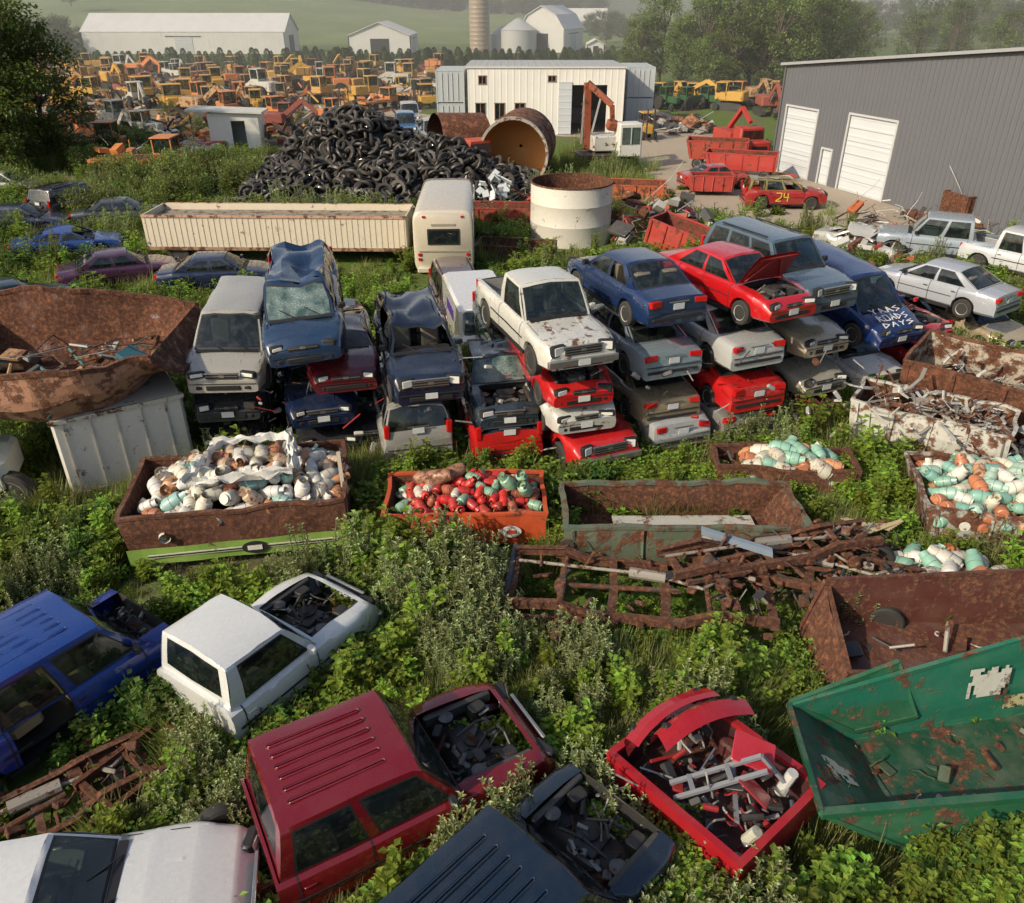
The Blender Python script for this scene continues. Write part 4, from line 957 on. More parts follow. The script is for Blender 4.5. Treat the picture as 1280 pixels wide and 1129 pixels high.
for q in range(5): mb.beam((-2.0,.3,1.8+q*.6),(-1.5,.3,2.2+q*.6),.07,.07,MT,oc)
mb.obj('crane_body',parent=e)
def bin_(name,x,y,th,L,W_,H,c,z0=.3,tilt=0,wheels=False,**kw):
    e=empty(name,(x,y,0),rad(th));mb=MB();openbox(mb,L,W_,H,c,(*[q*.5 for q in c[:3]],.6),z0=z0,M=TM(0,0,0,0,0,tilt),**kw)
    if wheels:
        for a in(-1,1):
            for b in(-1,1): wheel(mb,(a*L*.35,b*W_*.45,.4),.4,b)
        mb.beam((L/2,0,.5),(L/2+1.4,0,.4),.12,.12,MT,c)
    mb.obj('bin_body',parent=e);foot(x,y,L/2,W_/2,rad(th));return e
bin_('red_farm_wagon',15.6,56.6,-20,4.4,2.0,1.0,(.38,.03,.02,.38),slopeL=.3,z0=.7,wheels=True)
bin_('red_farm_wagon',14.9,60.8,-15,4.0,2.2,1.2,(.32,.04,.02,.45),slopeL=.3,z0=.7,wheels=True)
bin_('red_steel_bin',12.4,51.6,-5,2.6,1.4,.9,(.38,.04,.03,.38))
bin_('red_steel_bin',7.8,36.6,-35,3.4,1.8,1.1,(.36,.03,.02,.45),z0=.6,tilt=12)
bin_('orange_steel_bin',7.3,48.5,-10,3.4,2.0,1.0,(.40,.09,.03,.48))
bin_('red_steel_bin',-.8,43.5,-5,4.0,1.8,.8,(.3,.04,.02,.5))
bin_('rusty_steel_bin',.2,37.0,-10,3.6,1.6,.5,(.1,.06,.04,.7))
bin_('rusty_steel_bin',25.0,44.2,15,2.8,1.8,1.3,(.2,.08,.04,.8))
e=empty('red_farm_truck',(17.4,63.5,0),rad(-80))
mb=MB();rcx=(.38,.03,.02,.38)
mb.box((1.6,0,1.2),(1.8,1.9,1.0),MT,col=rcx,ch=.15);mb.box((.5,0,1.9),(1.4,2.0,1.2),MT,col=rcx,ch=.12,taper=.92);mb.box((1.2,0,2.0),(.1,1.6,.6),GL,(0,-.1,0),ch=.04)
mb.box((-1.9,0,1.5),(3.2,2.2,1.0),MT,col=rcx,ch=.05);mb.box((2.52,0,1.1),(.06,1.1,.6),BK)
for x_ in(-2.2,1.6):
    for sg in(-1,1): wheel(mb,(x_,sg*.95,.5),.5,sg)
mb.beam((-3,0,2),(-1,0,3.6),.3,.3,MT,rcx);mb.beam((-1,0,3.6),(.6,0,2.8),.25,.25,MT,rcx)
mb.obj('truck_body',parent=e);foot(17.4,63.5,1.2,3,0)
mb=MB();junk(mb,(0,46,.1),(4,3,.8),130,[(.35,.04,.02,.45),(.5,.5,.47,.3),(.12,.08,.05,.7),(.05,.05,.05,.3),(.1,.15,.1,.3)],smin=.25,smax=.9)
for i in range(22): p=Vector((-1.5+U(-1.5,1.5),46+U(-1,1),.8+U(0,1.3)));mb.box(p,(U(.3,.8),U(.2,.6),.05),MT,(U(-1,1),U(-1,1),U(0,3)),(.50,.55,.58,.2))
mb.obj('mixed_scrap_pile');foot(0,46,4,3,0)
mb=MB();junk(mb,(22.5,43.0,.1),(5,2.5,.9),110,[(.2,.08,.04,.8),(.05,.05,.05,.3),(.3,.28,.25,.4),(.4,.1,.03,.4),(.5,.5,.48,.3)],smin=.2,smax=.9);mb.obj('scrap_metal_pile');foot(22.5,43,4,2,0)
mb=MB();junk(mb,(14.5,33.5,.1),(3,3,.9),80,[(.2,.08,.04,.8),(.05,.05,.05,.3),(.3,.03,.02,.4),(.4,.4,.38,.3)],smin=.2,smax=.9)
junk(mb,(7.5,42,.1),(2.5,4,1.3),130,[(.35,.03,.02,.4),(.45,.10,.03,.4),(.05,.05,.05,.3),(.4,.4,.38,.3),(.2,.08,.04,.8)],smin=.2,smax=1.2)
mb.obj('scrap_metal_pile');foot(7.5,42,2.5,4,0)
mb=MB();junk(mb,(14.6,79,.1),(3.5,2.5,1.0),80,[(.3,.3,.28,.4),(.1,.1,.1,.4),(.3,.12,.05,.6),(.5,.5,.48,.3)],smin=.4,smax=1.4);mb.obj('scrap_metal_pile')

# ------------------------------------------------------------------ buildings
def siding(name,col,scale,rough=.5,stain=.3,axis=0,metal=0.0,bd=.03):
    m,nt=newmat(name);tc=N(nt,'ShaderNodeTexCoord')
    sx=N(nt,'ShaderNodeSeparateXYZ',{0:tc.outputs['Object']})
    w=math_(nt,'SINE',math_(nt,'MULTIPLY',sx.outputs[axis],scale))
    w2=math_(nt,'MULTIPLY',math_(nt,'SUBTRACT',w,.55),3.0,True)
    n=N(nt,'ShaderNodeTexNoise',{'Vector':tc.outputs['Object'],'Scale':.5,'Detail':6.0})
    c=mixc(nt,math_(nt,'MULTIPLY',math_(nt,'SUBTRACT',n.outputs[0],.4),stain*2,True),col,tuple(q*.6 for q in col))
    b=N(nt,'ShaderNodeBump',{'Height':w2,'Strength':.7,'Distance':bd})
    p=N(nt,'ShaderNodeBsdfPrincipled',{'Base Color':c,'Roughness':rough,'Metallic':metal,'Normal':b.outputs[0]});out(nt,p.outputs[0]);return m
SW=siding('white_siding',(.66,.65,.61),11.0,bd=.02);SG_=siding('grey_siding',(.105,.11,.125),18.0,.5,.15,bd=.05)
SB=siding('barn_siding',(.58,.59,.58),6.0,bd=.012);RF=siding('grey_roofing',(.34,.35,.35),10.0,bd=.02)
DOORW=siding('door_white',(.46,.49,.52),12.0,axis=2,stain=.2,bd=.02)
e=empty('white_workshop',(0,77,0))
BM=[SW,RF,MATS[BK],MATS[GL],DOORW,MATS[MT]]
def wallseg(mb,x0,x1,z0,z1,y,t=.2,mat=0):
    if x1-x0>.01 and z1-z0>.01: mb.box(((x0+x1)/2,y+t/2,(z0+z1)/2),(x1-x0,t,z1-z0),mat)
def wall_with_openings(mb,x0,x1,H,y,ops,t=.2,mat=0):
    xs=sorted(set([x0,x1]+[o[0] for o in ops]+[o[1] for o in ops]))
    for a,b in zip(xs,xs[1:]):
        m=(a+b)/2;cur=0
        for o in sorted([o for o in ops if o[0]<m<o[1]],key=lambda o:o[2]):
            wallseg(mb,a,b,cur,o[2],y,t,mat);cur=o[3]
        wallseg(mb,a,b,cur,H,y,t,mat)
mb=MB();ops=[(5.3,8.4,0,4.1),(-3.2,-2.4,1.3,2.6),(-1.5,-.7,1.3,2.6),(.3,1.1,1.3,2.6),(3.2,3.8,4.4,4.8),(-2.9,-2.3,4.2,4.8)]
wall_with_openings(mb,-3.9,9.9,5.5,0,ops)
wallseg(mb,-3.9,9.9,0,5.2,11.8)
mb.box((-3.8,6,2.675),(.2,11.6,5.35),0);mb.box((9.8,6,2.675),(.2,11.6,5.35),0)
mb.box((3,6.2,5.42),(14.2,12.0,.12),1,(-.02,0,0));mb.box((3,.0-.05,5.5),(14.0,.1,.12),5,col=(.6,.6,.58,.2))
mb.obj('walls_and_roof',BM,parent=e)
mb=MB()
for o in ops[1:]:
    mb.box(((o[0]+o[1])/2,.12,(o[2]+o[3])/2),(o[1]-o[0],.03,o[3]-o[2]),3)
    for z in(o[2]-.03,o[3]+.03): mb.box(((o[0]+o[1])/2,-.02,z),(o[1]-o[0]+.16,.07,.07),5,col=(.2,.1,.06,.4))
    for x in(o[0]-.03,o[1]+.03,(o[0]+o[1])/2): mb.box((x,-.025,(o[2]+o[3])/2),(.06,.05,o[3]-o[2]-.0),5,col=(.25,.14,.1,.4))
mb.box((4.7,-.06,2.2),(1.15,.05,4.3),4)
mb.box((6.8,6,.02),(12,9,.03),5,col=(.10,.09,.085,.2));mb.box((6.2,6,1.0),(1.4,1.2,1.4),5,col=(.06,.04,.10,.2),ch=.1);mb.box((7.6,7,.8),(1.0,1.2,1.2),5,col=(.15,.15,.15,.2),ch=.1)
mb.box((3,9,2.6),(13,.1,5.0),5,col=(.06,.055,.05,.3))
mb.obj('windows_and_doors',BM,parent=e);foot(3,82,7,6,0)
def container(x,y,z,th,L,c):
    e=empty('shipping_container',(x,y,z),rad(th));mb=MB()
    n=int(L/.28)
    for sg in(1,-1):
        mb.box((0,sg*1.18,1.3),(L-.1,.05,2.45),MT,col=c)
        for i in range(n): mb.box((-L/2+.25+i*(L-.4)/n,sg*1.215,1.3),(.12,.035,2.3),MT,col=c)
        mb.box((sg*(L/2-.03),0,1.3),(.05,2.3,2.45),MT,col=c)
        for y_ in(-.7,-.2,.2,.7): mb.cyl((sg*(L/2+.03),y_,.2),(sg*(L/2+.03),y_,2.4),.03,seg=6,mat=MT,col=(.5,.5,.5,.2))
        for x_ in(-1,1): mb.box((x_*(L/2-.06),sg*1.19,1.3),(.16,.12,2.6),MT,col=c)
        for z_ in(.08,2.54): mb.box((0,sg*1.2,z_),(L-.3,.09,.12),MT,col=c)
    mb.box((0,0,2.57),(L-.1,2.36,.05),MT,col=c);mb.box((0,0,.1),(L-.1,2.3,.1),MT,col=c)
    mb.obj('container_body',parent=e)
for z in(0,2.62): container(-5.45,80.2,z,90,6.0,(.42,.46,.48,.22))
for z in(0,2.62): container(12.0,84.5,z,90,6.0,(.46,.50,.52,.2))

A=Vector((18.6,59.9,0));dirv=Vector((.325,-.946,0)).normalized()
ang=math.atan2(dirv.y,dirv.x)
e=empty('grey_metal_warehouse',A,ang)
GM=[SG_,RF,MATS[BK],MATS[GL],DOORW,MATS[MT]]
mb=MB()
Lw=50.0;Hh=lambda s:6.75+.095*min(s,Lw-s)
ops=[(.75,4.0,0,4.3),(7.1,11.1,0,4.45),(5.1,6.0,0,2.15)]
wall_with_openings(mb,0,Lw,6.7,0,ops,t=.25)
for i in range(10):
    a=Lw/10*i;b=Lw/10*(i+1)
    mb.add([(a,0,6.7),(b,0,6.7),(b,0,Hh(b)),(a,0,Hh(a)),(a,.25,6.7),(b,.25,6.7),(b,.25,Hh(b)),(a,.25,Hh(a))],[(0,1,2,3),(7,6,5,4)],0)
mb.box((.12,15,3.375),(.24,29.4,6.74),0);mb.box((Lw-.12,15,3.375),(.24,29.4,6.74),0)
for (a,b) in((-.3,Lw/2),(Lw/2,Lw+.3)):
    za,zb=(Hh(max(0,a)),Hh(min(Lw,b)))
    mb.add([(a,-.25,za+.05),(b,-.25,zb+.05),(b,30,zb+.05),(a,30,za+.05),(a,-.25,za+.16),(b,-.25,zb+.16),(b,30,zb+.16),(a,30,za+.16)],[(3,2,1,0),(4,5,6,7),(0,1,5,4),(2,3,7,6),(1,2,6,5),(3,0,4,7)],1)
    mb.beam((a,-.29,za+.08),(b,-.29,zb+.08),.06,.16,5,(.30,.31,.33,.05))
mb.obj('walls_and_roof',GM,parent=e)
mb=MB()
for o in ops:
    mb.box(((o[0]+o[1])/2,.10,(o[2]+o[3])/2),(o[1]-o[0],.05,o[3]-o[2]),4)
    for q in range(1,6):
        if o[3]>3: mb.box(((o[0]+o[1])/2,.068,o[3]*q/6),(o[1]-o[0],.015,.03),5,col=(.30,.31,.33,.05))
    for x in(o[0]-.06,o[1]+.06): mb.box((x,-.03,o[3]/2),(.12,.07,o[3]),5,col=(.45,.46,.47,.05))
    mb.box(((o[0]+o[1])/2,-.03,o[3]+.06),(o[1]-o[0]+.24,.07,.12),5,col=(.45,.46,.47,.05))
mb.box((0,-.04,3.35),(.14,.12,6.7),5,col=(.10,.10,.11,.05))
mb.obj('doors_and_trim',GM,parent=e);foot(A.x+dirv.x*20+12,A.y+dirv.y*20+4,22,15,ang)

def barn(name,x,y,th,L,W_,hw,hrf,gamb=False,door=True):
    e=empty(name,(x,y,0),rad(th));BMs=[SB,SB,MATS[BK],MATS[GL],DOORW,MATS[MT]];mb=MB()
    hx,hy=L/2,W_/2
    pr=[(-hy,hw),(0,hrf),(hy,hw)] if not gamb else [(-hy,hw),(-hy*.62,hw+(hrf-hw)*.62),(0,hrf),(hy*.62,hw+(hrf-hw)*.62),(hy,hw)]
    mb.box((0,-hy+.1,hw/2),(L,.2,hw),0);mb.box((0,hy-.1,hw/2),(L,.2,hw),0)
    for sx_ in(-1,1):
        vs=[(sx_*hx,-hy,0),(sx_*hx,hy,0)]+[(sx_*hx,a,b) for a,b in pr[::-1]]
        mb.add(vs,[tuple(range(len(vs)))],0)
    for (a,b),(c,d) in zip(pr,pr[1:]):
        n=Vector((0,-(d-b),(c-a))).normalized()*.15
        ex=.4
        q=[Vector((sx_,yy,zz)) for sx_,yy,zz in((-hx-ex,a,b),(hx+ex,a,b),(hx+ex,c,d),(-hx-ex,c,d))]
        q2=[p+n for p in q];mb.add([p+n*.1 for p in q]+q2,[(3,2,1,0),(4,5,6,7),(0,1,5,4),(2,3,7,6),(1,2,6,5),(3,0,4,7)],1)
    if door:
        mb.box((0,-hy-.04,hw*.4),(min(4,L*.3),.08,hw*.8),4);mb.box((0,-hy-.06,hw*.82),(min(8,L*.5),.1,.15),2)
        mb.box((hx+.04,0,hw*.42),(.08,W_*.3,hw*.84),2);mb.box((-hx-.04,0,hw*.42),(.08,W_*.3,hw*.84),2)
    mb.obj('walls_and_roof',BMs,parent=e)
barn('long_white_barn',-73.5,208,0,45,14,4.3,7.9)
barn('white_barn',-29.8,210,90,16,14,3.6,6.2)
barn('white_gambrel_barn',9.5,216,70,16,11,4.6,9.4,gamb=True)
barn('small_white_shed',19,205,90,4,4,1.8,2.8)
barn('small_white_barn',26,320,0,14,8,4,8)
for (x,y,r,hh) in((1.5,208,4.2,4.6),(-1.8,211,3.4,3.6)):
    mb=MB();T=Matrix.Translation((x,y,0))
    prof=[]
    for i in range(12): prof+=[(r,hh*i/12),(r*1.006,hh*(i+.5)/12)]
    mb.lathe(prof+[(r,hh),(r*1.03,hh),(r*.15,hh+r*.55),(.05,hh+r*.58)],30,MT,T,(.45,.47,.48,.08));mb.obj('grain_bin')
mb=MB();prof=[]
for i in range(30): prof+=[(2.3,i*.9),(2.33,i*.9+.06),(2.3,i*.9+.12)]
mb.lathe(prof+[(2.3,27),(1.6,28.4),(.1,29)],28,MT,Matrix.Translation((-7.4,206,0)),(.33,.27,.21,.12));mb.obj('concrete_silo')
e=empty('small_yard_shed',(-22.6,70.5,0),rad(4));mb=MB()
wall_with_openings(mb,-2.0,2.0,2.7,-1.2,[(-.2,.9,0,2.1)],t=.12,mat=MT)
for i in range(len(mb.c)): mb.c[i]=(.66,.66,.62,.2)
mb.box((-1.94,0,1.35),(.12,2.2,2.7),MT,col=(.66,.66,.62,.2));mb.box((1.94,0,1.35),(.12,2.2,2.7),MT,col=(.66,.66,.62,.2));mb.box((0,1.2,1.35),(4,.12,2.7),MT,col=(.66,.66,.62,.2))
mb.box((-.6,0,2.82),(6.0,3.0,.14),MT,(0,.04,0),(.6,.6,.55,.3));mb.box((-3.4,-1,1.3),(.1,.1,2.6),MT,col=(.3,.25,.2,.5))
mb.obj('shed_body',parent=e);foot(-22.6,70.5,3,2,0)

# ------------------------------------------------------------------ machinery
def mach(kind,c,w=.42):
    mb=MB();dk=(.04,.04,.038,.3);c=(*c,w)
    def wh(x,y,r,w): mb.lathe([(r*.5,-w/2),(r*.9,-w/2),(r,-w*.3),(r,w*.3),(r*.9,w/2),(r*.5,w/2)],14,RB,TM(x,y,r,0,90,0));mb.lathe([(r*.5,-w*.45),(r*.5,w*.45)],12,MT,TM(x,y,r,0,90,0),c)
    def track(y,L,hh):
        pts=[]
        for i in range(16):
            a=2*math.pi*i/16;pts.append((math.copysign(min(1,abs(math.cos(a))*1.3),math.cos(a))*L/2,hh/2+math.sin(a)*hh/2))
        vs=[(x,y-.25,z) for x,z in pts]+[(x,y+.25,z) for x,z in pts]
        mb.add(vs,[tuple(range(15,-1,-1)),tuple(range(16,32))]+[(i,(i+1)%16,16+(i+1)%16,16+i) for i in range(16)],MT,col=dk)
    def cab(x,y,z,l,w,h_):
        mb.box((x,y,z+h_*.2),(l,w,h_*.4),MT,col=c,ch=.05);mb.box((x,y,z+h_*.68),(l*.9,w*.9,h_*.55),GL,ch=.04)
        for a in(-1,1):
            for b in(-1,1): mb.box((x+a*l*.46,y+b*w*.46,z+h_*.68),(.09,.09,h_*.6),MT,col=c)
        mb.box((x,y,z+h_),(l*1.08,w*1.08,.1),MT,col=c,ch=.04)
    if kind=='wheel_loader':
        for x in(-1.5,1.4):
            for y in(-1,1): wh(x,y,.75,.5)
        mb.box((-1.7,0,1.4),(2.2,1.6,1.1),MT,col=c,ch=.15);mb.box((.6,0,1.1),(2.2,1.0,.7),MT,col=c,ch=.1);cab(-.3,0,1.5,1.3,1.4,1.7)
        for y in(-.5,.5): mb.beam((.4,y,1.9),(2.7,y,.7),.14,.35,MT,c)
        mb.add([(2.6,-1.3,.2),(3.5,-1.3,.15),(2.5,-1.3,1.3),(2.6,1.3,.2),(3.5,1.3,.15),(2.5,1.3,1.3)],[(0,1,2),(5,4,3),(0,3,4,1),(0,2,5,3)],MT,col=c)
    elif kind=='excavator':
        track(-1.1,3.8,.9);track(1.1,3.8,.9)
        mb.box((-.5,0,1.6),(3.0,2.4,1.1),MT,col=c,ch=.15);cab(.8,.75,1.2,1.4,1.0,1.9)
        a=U(-.6,.2);mb.beam((.8,-.3,1.8),(3.1,-.3,3.4+a),.35,.5,MT,c);mb.beam((3.1,-.3,3.4+a),(4.8,-.3,2.2),.3,.4,MT,c);mb.beam((4.8,-.3,2.2),(4.4,-.3,1.0),.25,.3,MT,c);mb.box((4.2,-.3,.7),(.8,.9,.8),MT,(0,.5,0),dk,ch=.1)
        mb.beam((1.2,-.3,1.6),(2.5,-.3,2.7),.14,.14,MT,(.3,.3,.3,.3))
    elif kind=='bulldozer':
        track(-1.0,3.2,1.0);track(1.0,3.2,1.0)
        mb.box((.6,0,1.4),(2.0,1.2,1.0),MT,col=c,ch=.12);cab(-.8,0,1.2,1.3,1.3,1.7)
        mb.grid(lambda a,b:Vector((2.4-.25*math.sin(b*3.14),lerp(-1.6,1.6,a),.15+b*1.1)),[0,.5,1],[0,.33,.66,1],MT,col=c)
        for y in(-1.3,1.3): mb.beam((-.2,y,.5),(2.3,y,.5),.15,.2,MT,c)
    elif kind=='farm_tractor':
        for y in(-.95,.95): wh(-1.1,y,.85,.45);wh(1.3,y*.85,.45,.25)
        mb.box((.7,0,1.25),(1.9,.75,.8),MT,col=c,ch=.12);cab(-.8,0,1.2,1.3,1.3,1.5);mb.cyl((.8,0,1.6),(.8,0,2.4),.05,mat=MT,col=dk)
    elif kind=='forklift':
        for y in(-.6,.6): wh(-.8,y,.35,.25);wh(.8,y,.4,.3)
        mb.box((-.3,0,.9),(2.0,1.3,.8),MT,col=c,ch=.12)
        for x in(-.7,.6):
            for y in(-.55,.55): mb.box((x,y,1.8),(.08,.08,1.2),MT,col=dk)
        mb.box((-.05,0,2.42),(1.5,1.3,.08),MT,col=c)
        for y in(-.35,.35): mb.box((1.15,y,1.5),(.12,.12,2.6),MT,col=dk);mb.box((1.8,y,.15),(1.1,.12,.06),MT,col=dk)
    elif kind=='flatbed_truck':
        for x in(-2.4,-1.3,2.4):
            for y in(-1,1): wh(x,y,.5,.3)
        mb.box((-.9,0,1.1),(5.0,2.4,.25),MT,col=c);cab(2.3,0,.9,1.5,2.0,1.8);mb.box((3.2,0,1.1),(.9,1.6,.8),MT,col=c,ch=.15)
        junk(mb,(-.9,0,1.2),(2,.9,.8),14,[c,dk,(.4,.38,.35,.3)],smin=.4,smax=1.2)
    elif kind=='backhoe_loader':
        for y in(-.95,.95): wh(-.9,y,.7,.4);wh(1.4,y*.9,.5,.3)
        mb.box((.8,0,1.2),(1.8,.9,.8),MT,col=c,ch=.12);cab(-.5,0,1.1,1.4,1.4,1.6)
        mb.beam((-1.5,0,1.0),(-2.3,0,2.7),.25,.35,MT,c);mb.beam((-2.3,0,2.7),(-3.3,0,1.4),.2,.3,MT,c);mb.box((-3.3,0,1.0),(.6,.6,.6),MT,(0,.4,0),dk,ch=.08)
        for y in(-.6,.6): mb.beam((.3,y,1.5),(2.7,y,.7),.12,.25,MT,c)
        mb.box((2.9,0,.6),(.6,2.0,.8),MT,(0,.3,0),c,taper=.7)
    return mb.obj(kind,link=False,smooth=True).data
YEL=(.56,.32,.05);ORG=(.54,.19,.05);KR=['wheel_loader','wheel_loader','excavator','bulldozer','farm_tractor','forklift','flatbed_truck','backhoe_loader','bulldozer']
LIB={}
for k_ in ['wheel_loader','excavator','bulldozer','farm_tractor','forklift','flatbed_truck','backhoe_loader']: LIB[k_]=[mach(k_,c,w) for c,w in ((YEL,.3),((.56,.30,.08),.38),(ORG,.35),((.40,.25,.12),.5),(R.choice([(.28,.07,.05),(.5,.5,.45)]),.4),((YEL),.35))]
def place(k_,x,y,th,mesh=None,s=1):
    o=bpy.data.objects.new(k_,mesh or R.choice(LIB[k_]));o.location=(x,y,0);o.rotation_euler=(0,0,th);o.scale=(s,s,s);scene.collection.objects.link(o)
y=73
while y<152:
    x=-.55*y-4+U(0,2)
    lim=-9-.04*(y-73)
    while x<lim:
        if R.random()<.72 and not(-26<x<-18 and y<76) and not(y<84 and x>-15): place(R.choice(KR),x+U(-.7,.7),y+U(-1.4,1.4),U(0,6.3),s=U(.75,1.05))
        x+=U(3.8,5.6)
    y+=U(5.0,6.6)
for (x,y) in((24,96),(28,100),(27,91),(33,98),(31,93),(21,99),(36,96)): place(R.choice(['wheel_loader','backhoe_loader','excavator']),x,y,U(0,6),LIB['wheel_loader'][0] if R.random()<.4 else None,.9)
for i in range(9): place('farm_tractor',15.5+i*1.9,100+U(-2,3),U(0,6),s=.9)
GT=mach('farm_tractor',(.01,.10,.03))
for i in range(5): place('farm_tractor',15+i*2.4,96+U(-1,3),U(0,6),GT,.85)
place('forklift',11.7,74.5,rad(-80),LIB['forklift'][0],.9)
place('flatbed_truck',-26,58.5,rad(2),None,.9)
place('flatbed_truck',-33.5,66,rad(8),LIB['flatbed_truck'][2],.9);place('flatbed_truck',-37,64,rad(185),LIB['flatbed_truck'][2],.9)
mb=MB()
for i in range(1300):
    y=U(70,150);x=U(-.55*y-3,-10)
    if y<84 and x>-16:continue
    s=U(.2,.9);c=R.choice([(*YEL,.4),(*ORG,.4),(.3,.12,.05,.8),(.12,.1,.08,.6),(.5,.5,.46,.3),(.05,.05,.05,.3),(.25,.04,.03,.5),(.40,.25,.1,.5),(.08,.05,.03,.8)])
    if R.random()<.6: mb.box((x,y,s*.3),(s*U(.5,1.8),s*U(.4,1),s*U(.3,1)),MT,(U(-.3,.3),U(-.3,.3),U(0,3)),c,ch=.08)
    else: mb.beam((x,y,U(.1,.6)),(x+U(-2,2),y+U(-1,1),U(.2,1.6)),.15,.2,MT,c)
mb.obj('machinery_parts_scatter')
mb=MB()
for i in range(60):
    x=U(-31,-24);y=U(65.5,70);s=U(.4,1.2);c=R.choice([(.03,.15,.4,.2),(.5,.5,.5,.3),(.4,.04,.03,.3),(.3,.25,.2,.5)])
    mb.box((x,y,s*.3),(s*1.6,s,s*.5),MT,(U(-.2,.2),U(-.2,.2),U(0,3)),c,ch=.06)
mb.obj('mixed_scrap_pile')
for (x,y,c) in((-9.5,76.5,(.08,.2,.4)),(-6.6,71.5,(.4,.42,.42)),(-10,84,(.5,.5,.5))): car('parked_pickup',(x,y),0,rad(-80),'extcab',c)
car('derby_car',(13.2,53.6),0,rad(10),'sedan',(.4,.05,.04),wear=.4)

# ------------------------------------------------------------------ terrain
def groundmat():
    m,nt=newmat('ground_soil_and_grass');tc=N(nt,'ShaderNodeTexCoord')
    n1=N(nt,'ShaderNodeTexNoise',{'Vector':tc.outputs['Object'],'Scale':.18,'Detail':7.0,'Roughness':.65})
    n2=N(nt,'ShaderNodeTexNoise',{'Vector':tc.outputs['Object'],'Scale':5.0,'Detail':6.0,'Roughness':.7})
    g=ramp(nt,n2.outputs[0],[(.3,(.045,.075,.012)),(.55,(.10,.16,.03)),(.75,(.16,.21,.05))])
    s=ramp(nt,n2.outputs[0],[(.3,(.06,.045,.03)),(.6,(.15,.12,.085)),(.8,(.24,.2,.155))])
    c=mixc(nt,math_(nt,'MULTIPLY',math_(nt,'SUBTRACT',n1.outputs[0],.50),9.0,True),g,s)
    b=N(nt,'ShaderNodeBump',{'Height':n2.outputs[0],'Strength':.8,'Distance':.1})
    p=N(nt,'ShaderNodeBsdfPrincipled',{'Base Color':c,'Roughness':.95,'Specular IOR Level':.2,'Normal':b.outputs[0]});out(nt,p.outputs[0]);return m
def gravelmat(name,a,b_,grass=.0):
    m,nt=newmat(name);tc=N(nt,'ShaderNodeTexCoord')
    n1=N(nt,'ShaderNodeTexNoise',{'Vector':tc.outputs['Object'],'Scale':.35,'Detail':7.0,'Roughness':.6})
    n2=N(nt,'ShaderNodeTexNoise',{'Vector':tc.outputs['Object'],'Scale':9.0,'Detail':5.0,'Roughness':.8})
    c=mixc(nt,n1.outputs[0],a,b_);c=mixc(nt,math_(nt,'MULTIPLY',n2.outputs[0],.35),c,(.08,.07,.06))
    if grass: c=mixc(nt,math_(nt,'MULTIPLY',math_(nt,'SUBTRACT',n1.outputs[0],.52),8.0,True),c,(.10,.14,.04))
    bb=N(nt,'ShaderNodeBump',{'Height':n2.outputs[0],'Strength':.4,'Distance':.04})
    p=N(nt,'ShaderNodeBsdfPrincipled',{'Base Color':c,'Roughness':.95,'Specular IOR Level':.2,'Normal':bb.outputs[0]});out(nt,p.outputs[0]);return m
mb=MB();mb.add([(-3000,-300,0),(3000,-300,0),(3000,4000,0),(-3000,4000,0)],[(0,1,2,3)],0);mb.obj('ground',[groundmat()],smooth=False)
def sheet(name,poly,z,mat):
    mb=MB();pts=[]
    for (a,b) in zip(poly,poly[1:]+poly[:1]):
        a=Vector((*a,0));b=Vector((*b,0));n=max(2,int((b-a).length/1.2))
        for i in range(n):
            p=a.lerp(b,i/n);p=p+Vector((noise.noise(p*.6),noise.noise(p*.6+Vector((9,0,0))),0))*.9;pts.append((p.x,p.y,z))
    mb.add(pts,[tuple(range(len(pts)))],0);return mb.obj(name,[mat],smooth=False)
GRV=gravelmat('pale_gravel',(.42,.36,.29),(.32,.27,.21));YRD=gravelmat('yard_dirt',(.32,.25,.17),(.21,.17,.115),1)
ROAD1=[(4.5,76),(-10,77),(-16,96),(-12,96),(-8,90),(10,98),(16,97),(18,84),(19,76),(18.2,62),(22,50),(26,40),(23,37.5),(18.5,40.5),(12,42),(9.5,46),(8.6,54),(9.5,66),(8,73)]
sheet('gravel_yard',ROAD1,.008,GRV)
YP=[(-8,74),(-48,70),(-80,120),(-90,152),(-10,152),(-12,100),(-16,92),(-11,80)]
sheet('machinery_yard_dirt',YP,.004,YRD)
def inpoly(x,y,poly):
    r=False;j=len(poly)-1
    for i in range(len(poly)):
        xi,yi=poly[i];xj,yj=poly[j]
        if (yi>y)!=(yj>y) and x<(xj-xi)*(y-yi)/(yj-yi)+xi: r=not r
        j=i
    return r
def fieldmat(name,cols,sc,bs=.6):
    m,nt=newmat(name);tc=N(nt,'ShaderNodeTexCoord')
    n1=N(nt,'ShaderNodeTexNoise',{'Vector':tc.outputs['Object'],'Scale':sc,'Detail':9.0,'Roughness':.72})
    c=ramp(nt,n1.outputs[0],[(.3,cols[0]),(.5,cols[1]),(.7,cols[2])])
    b=N(nt,'ShaderNodeBump',{'Height':n1.outputs[0],'Strength':bs,'Distance':3.0})
    p=N(nt,'ShaderNodeBsdfPrincipled',{'Base Color':c,'Roughness':1.0,'Specular IOR Level':.05,'Normal':b.outputs[0]});out(nt,p.outputs[0]);return m
def hillz(x,y):
    side=1-.62*sstep(-110,-10,x)
    side2=1-sstep(40,120,x)*.9
    return 14*sstep(222,420,y)*side*side2+1.2*noise.noise(Vector((x*.02,y*.02,0)))*sstep(240,300,y)-.3
mb=MB();xs=[-520+i*20 for i in range(53)];ysl=[216+i*8 for i in range(36)]
mb.grid(lambda a,b:Vector((a,b,hillz(a,b))),xs,ysl,0)
mb.obj('field_hill',[fieldmat('pasture',((.11,.16,.06),(.15,.20,.08),(.20,.24,.11)),.03)],merge=True)
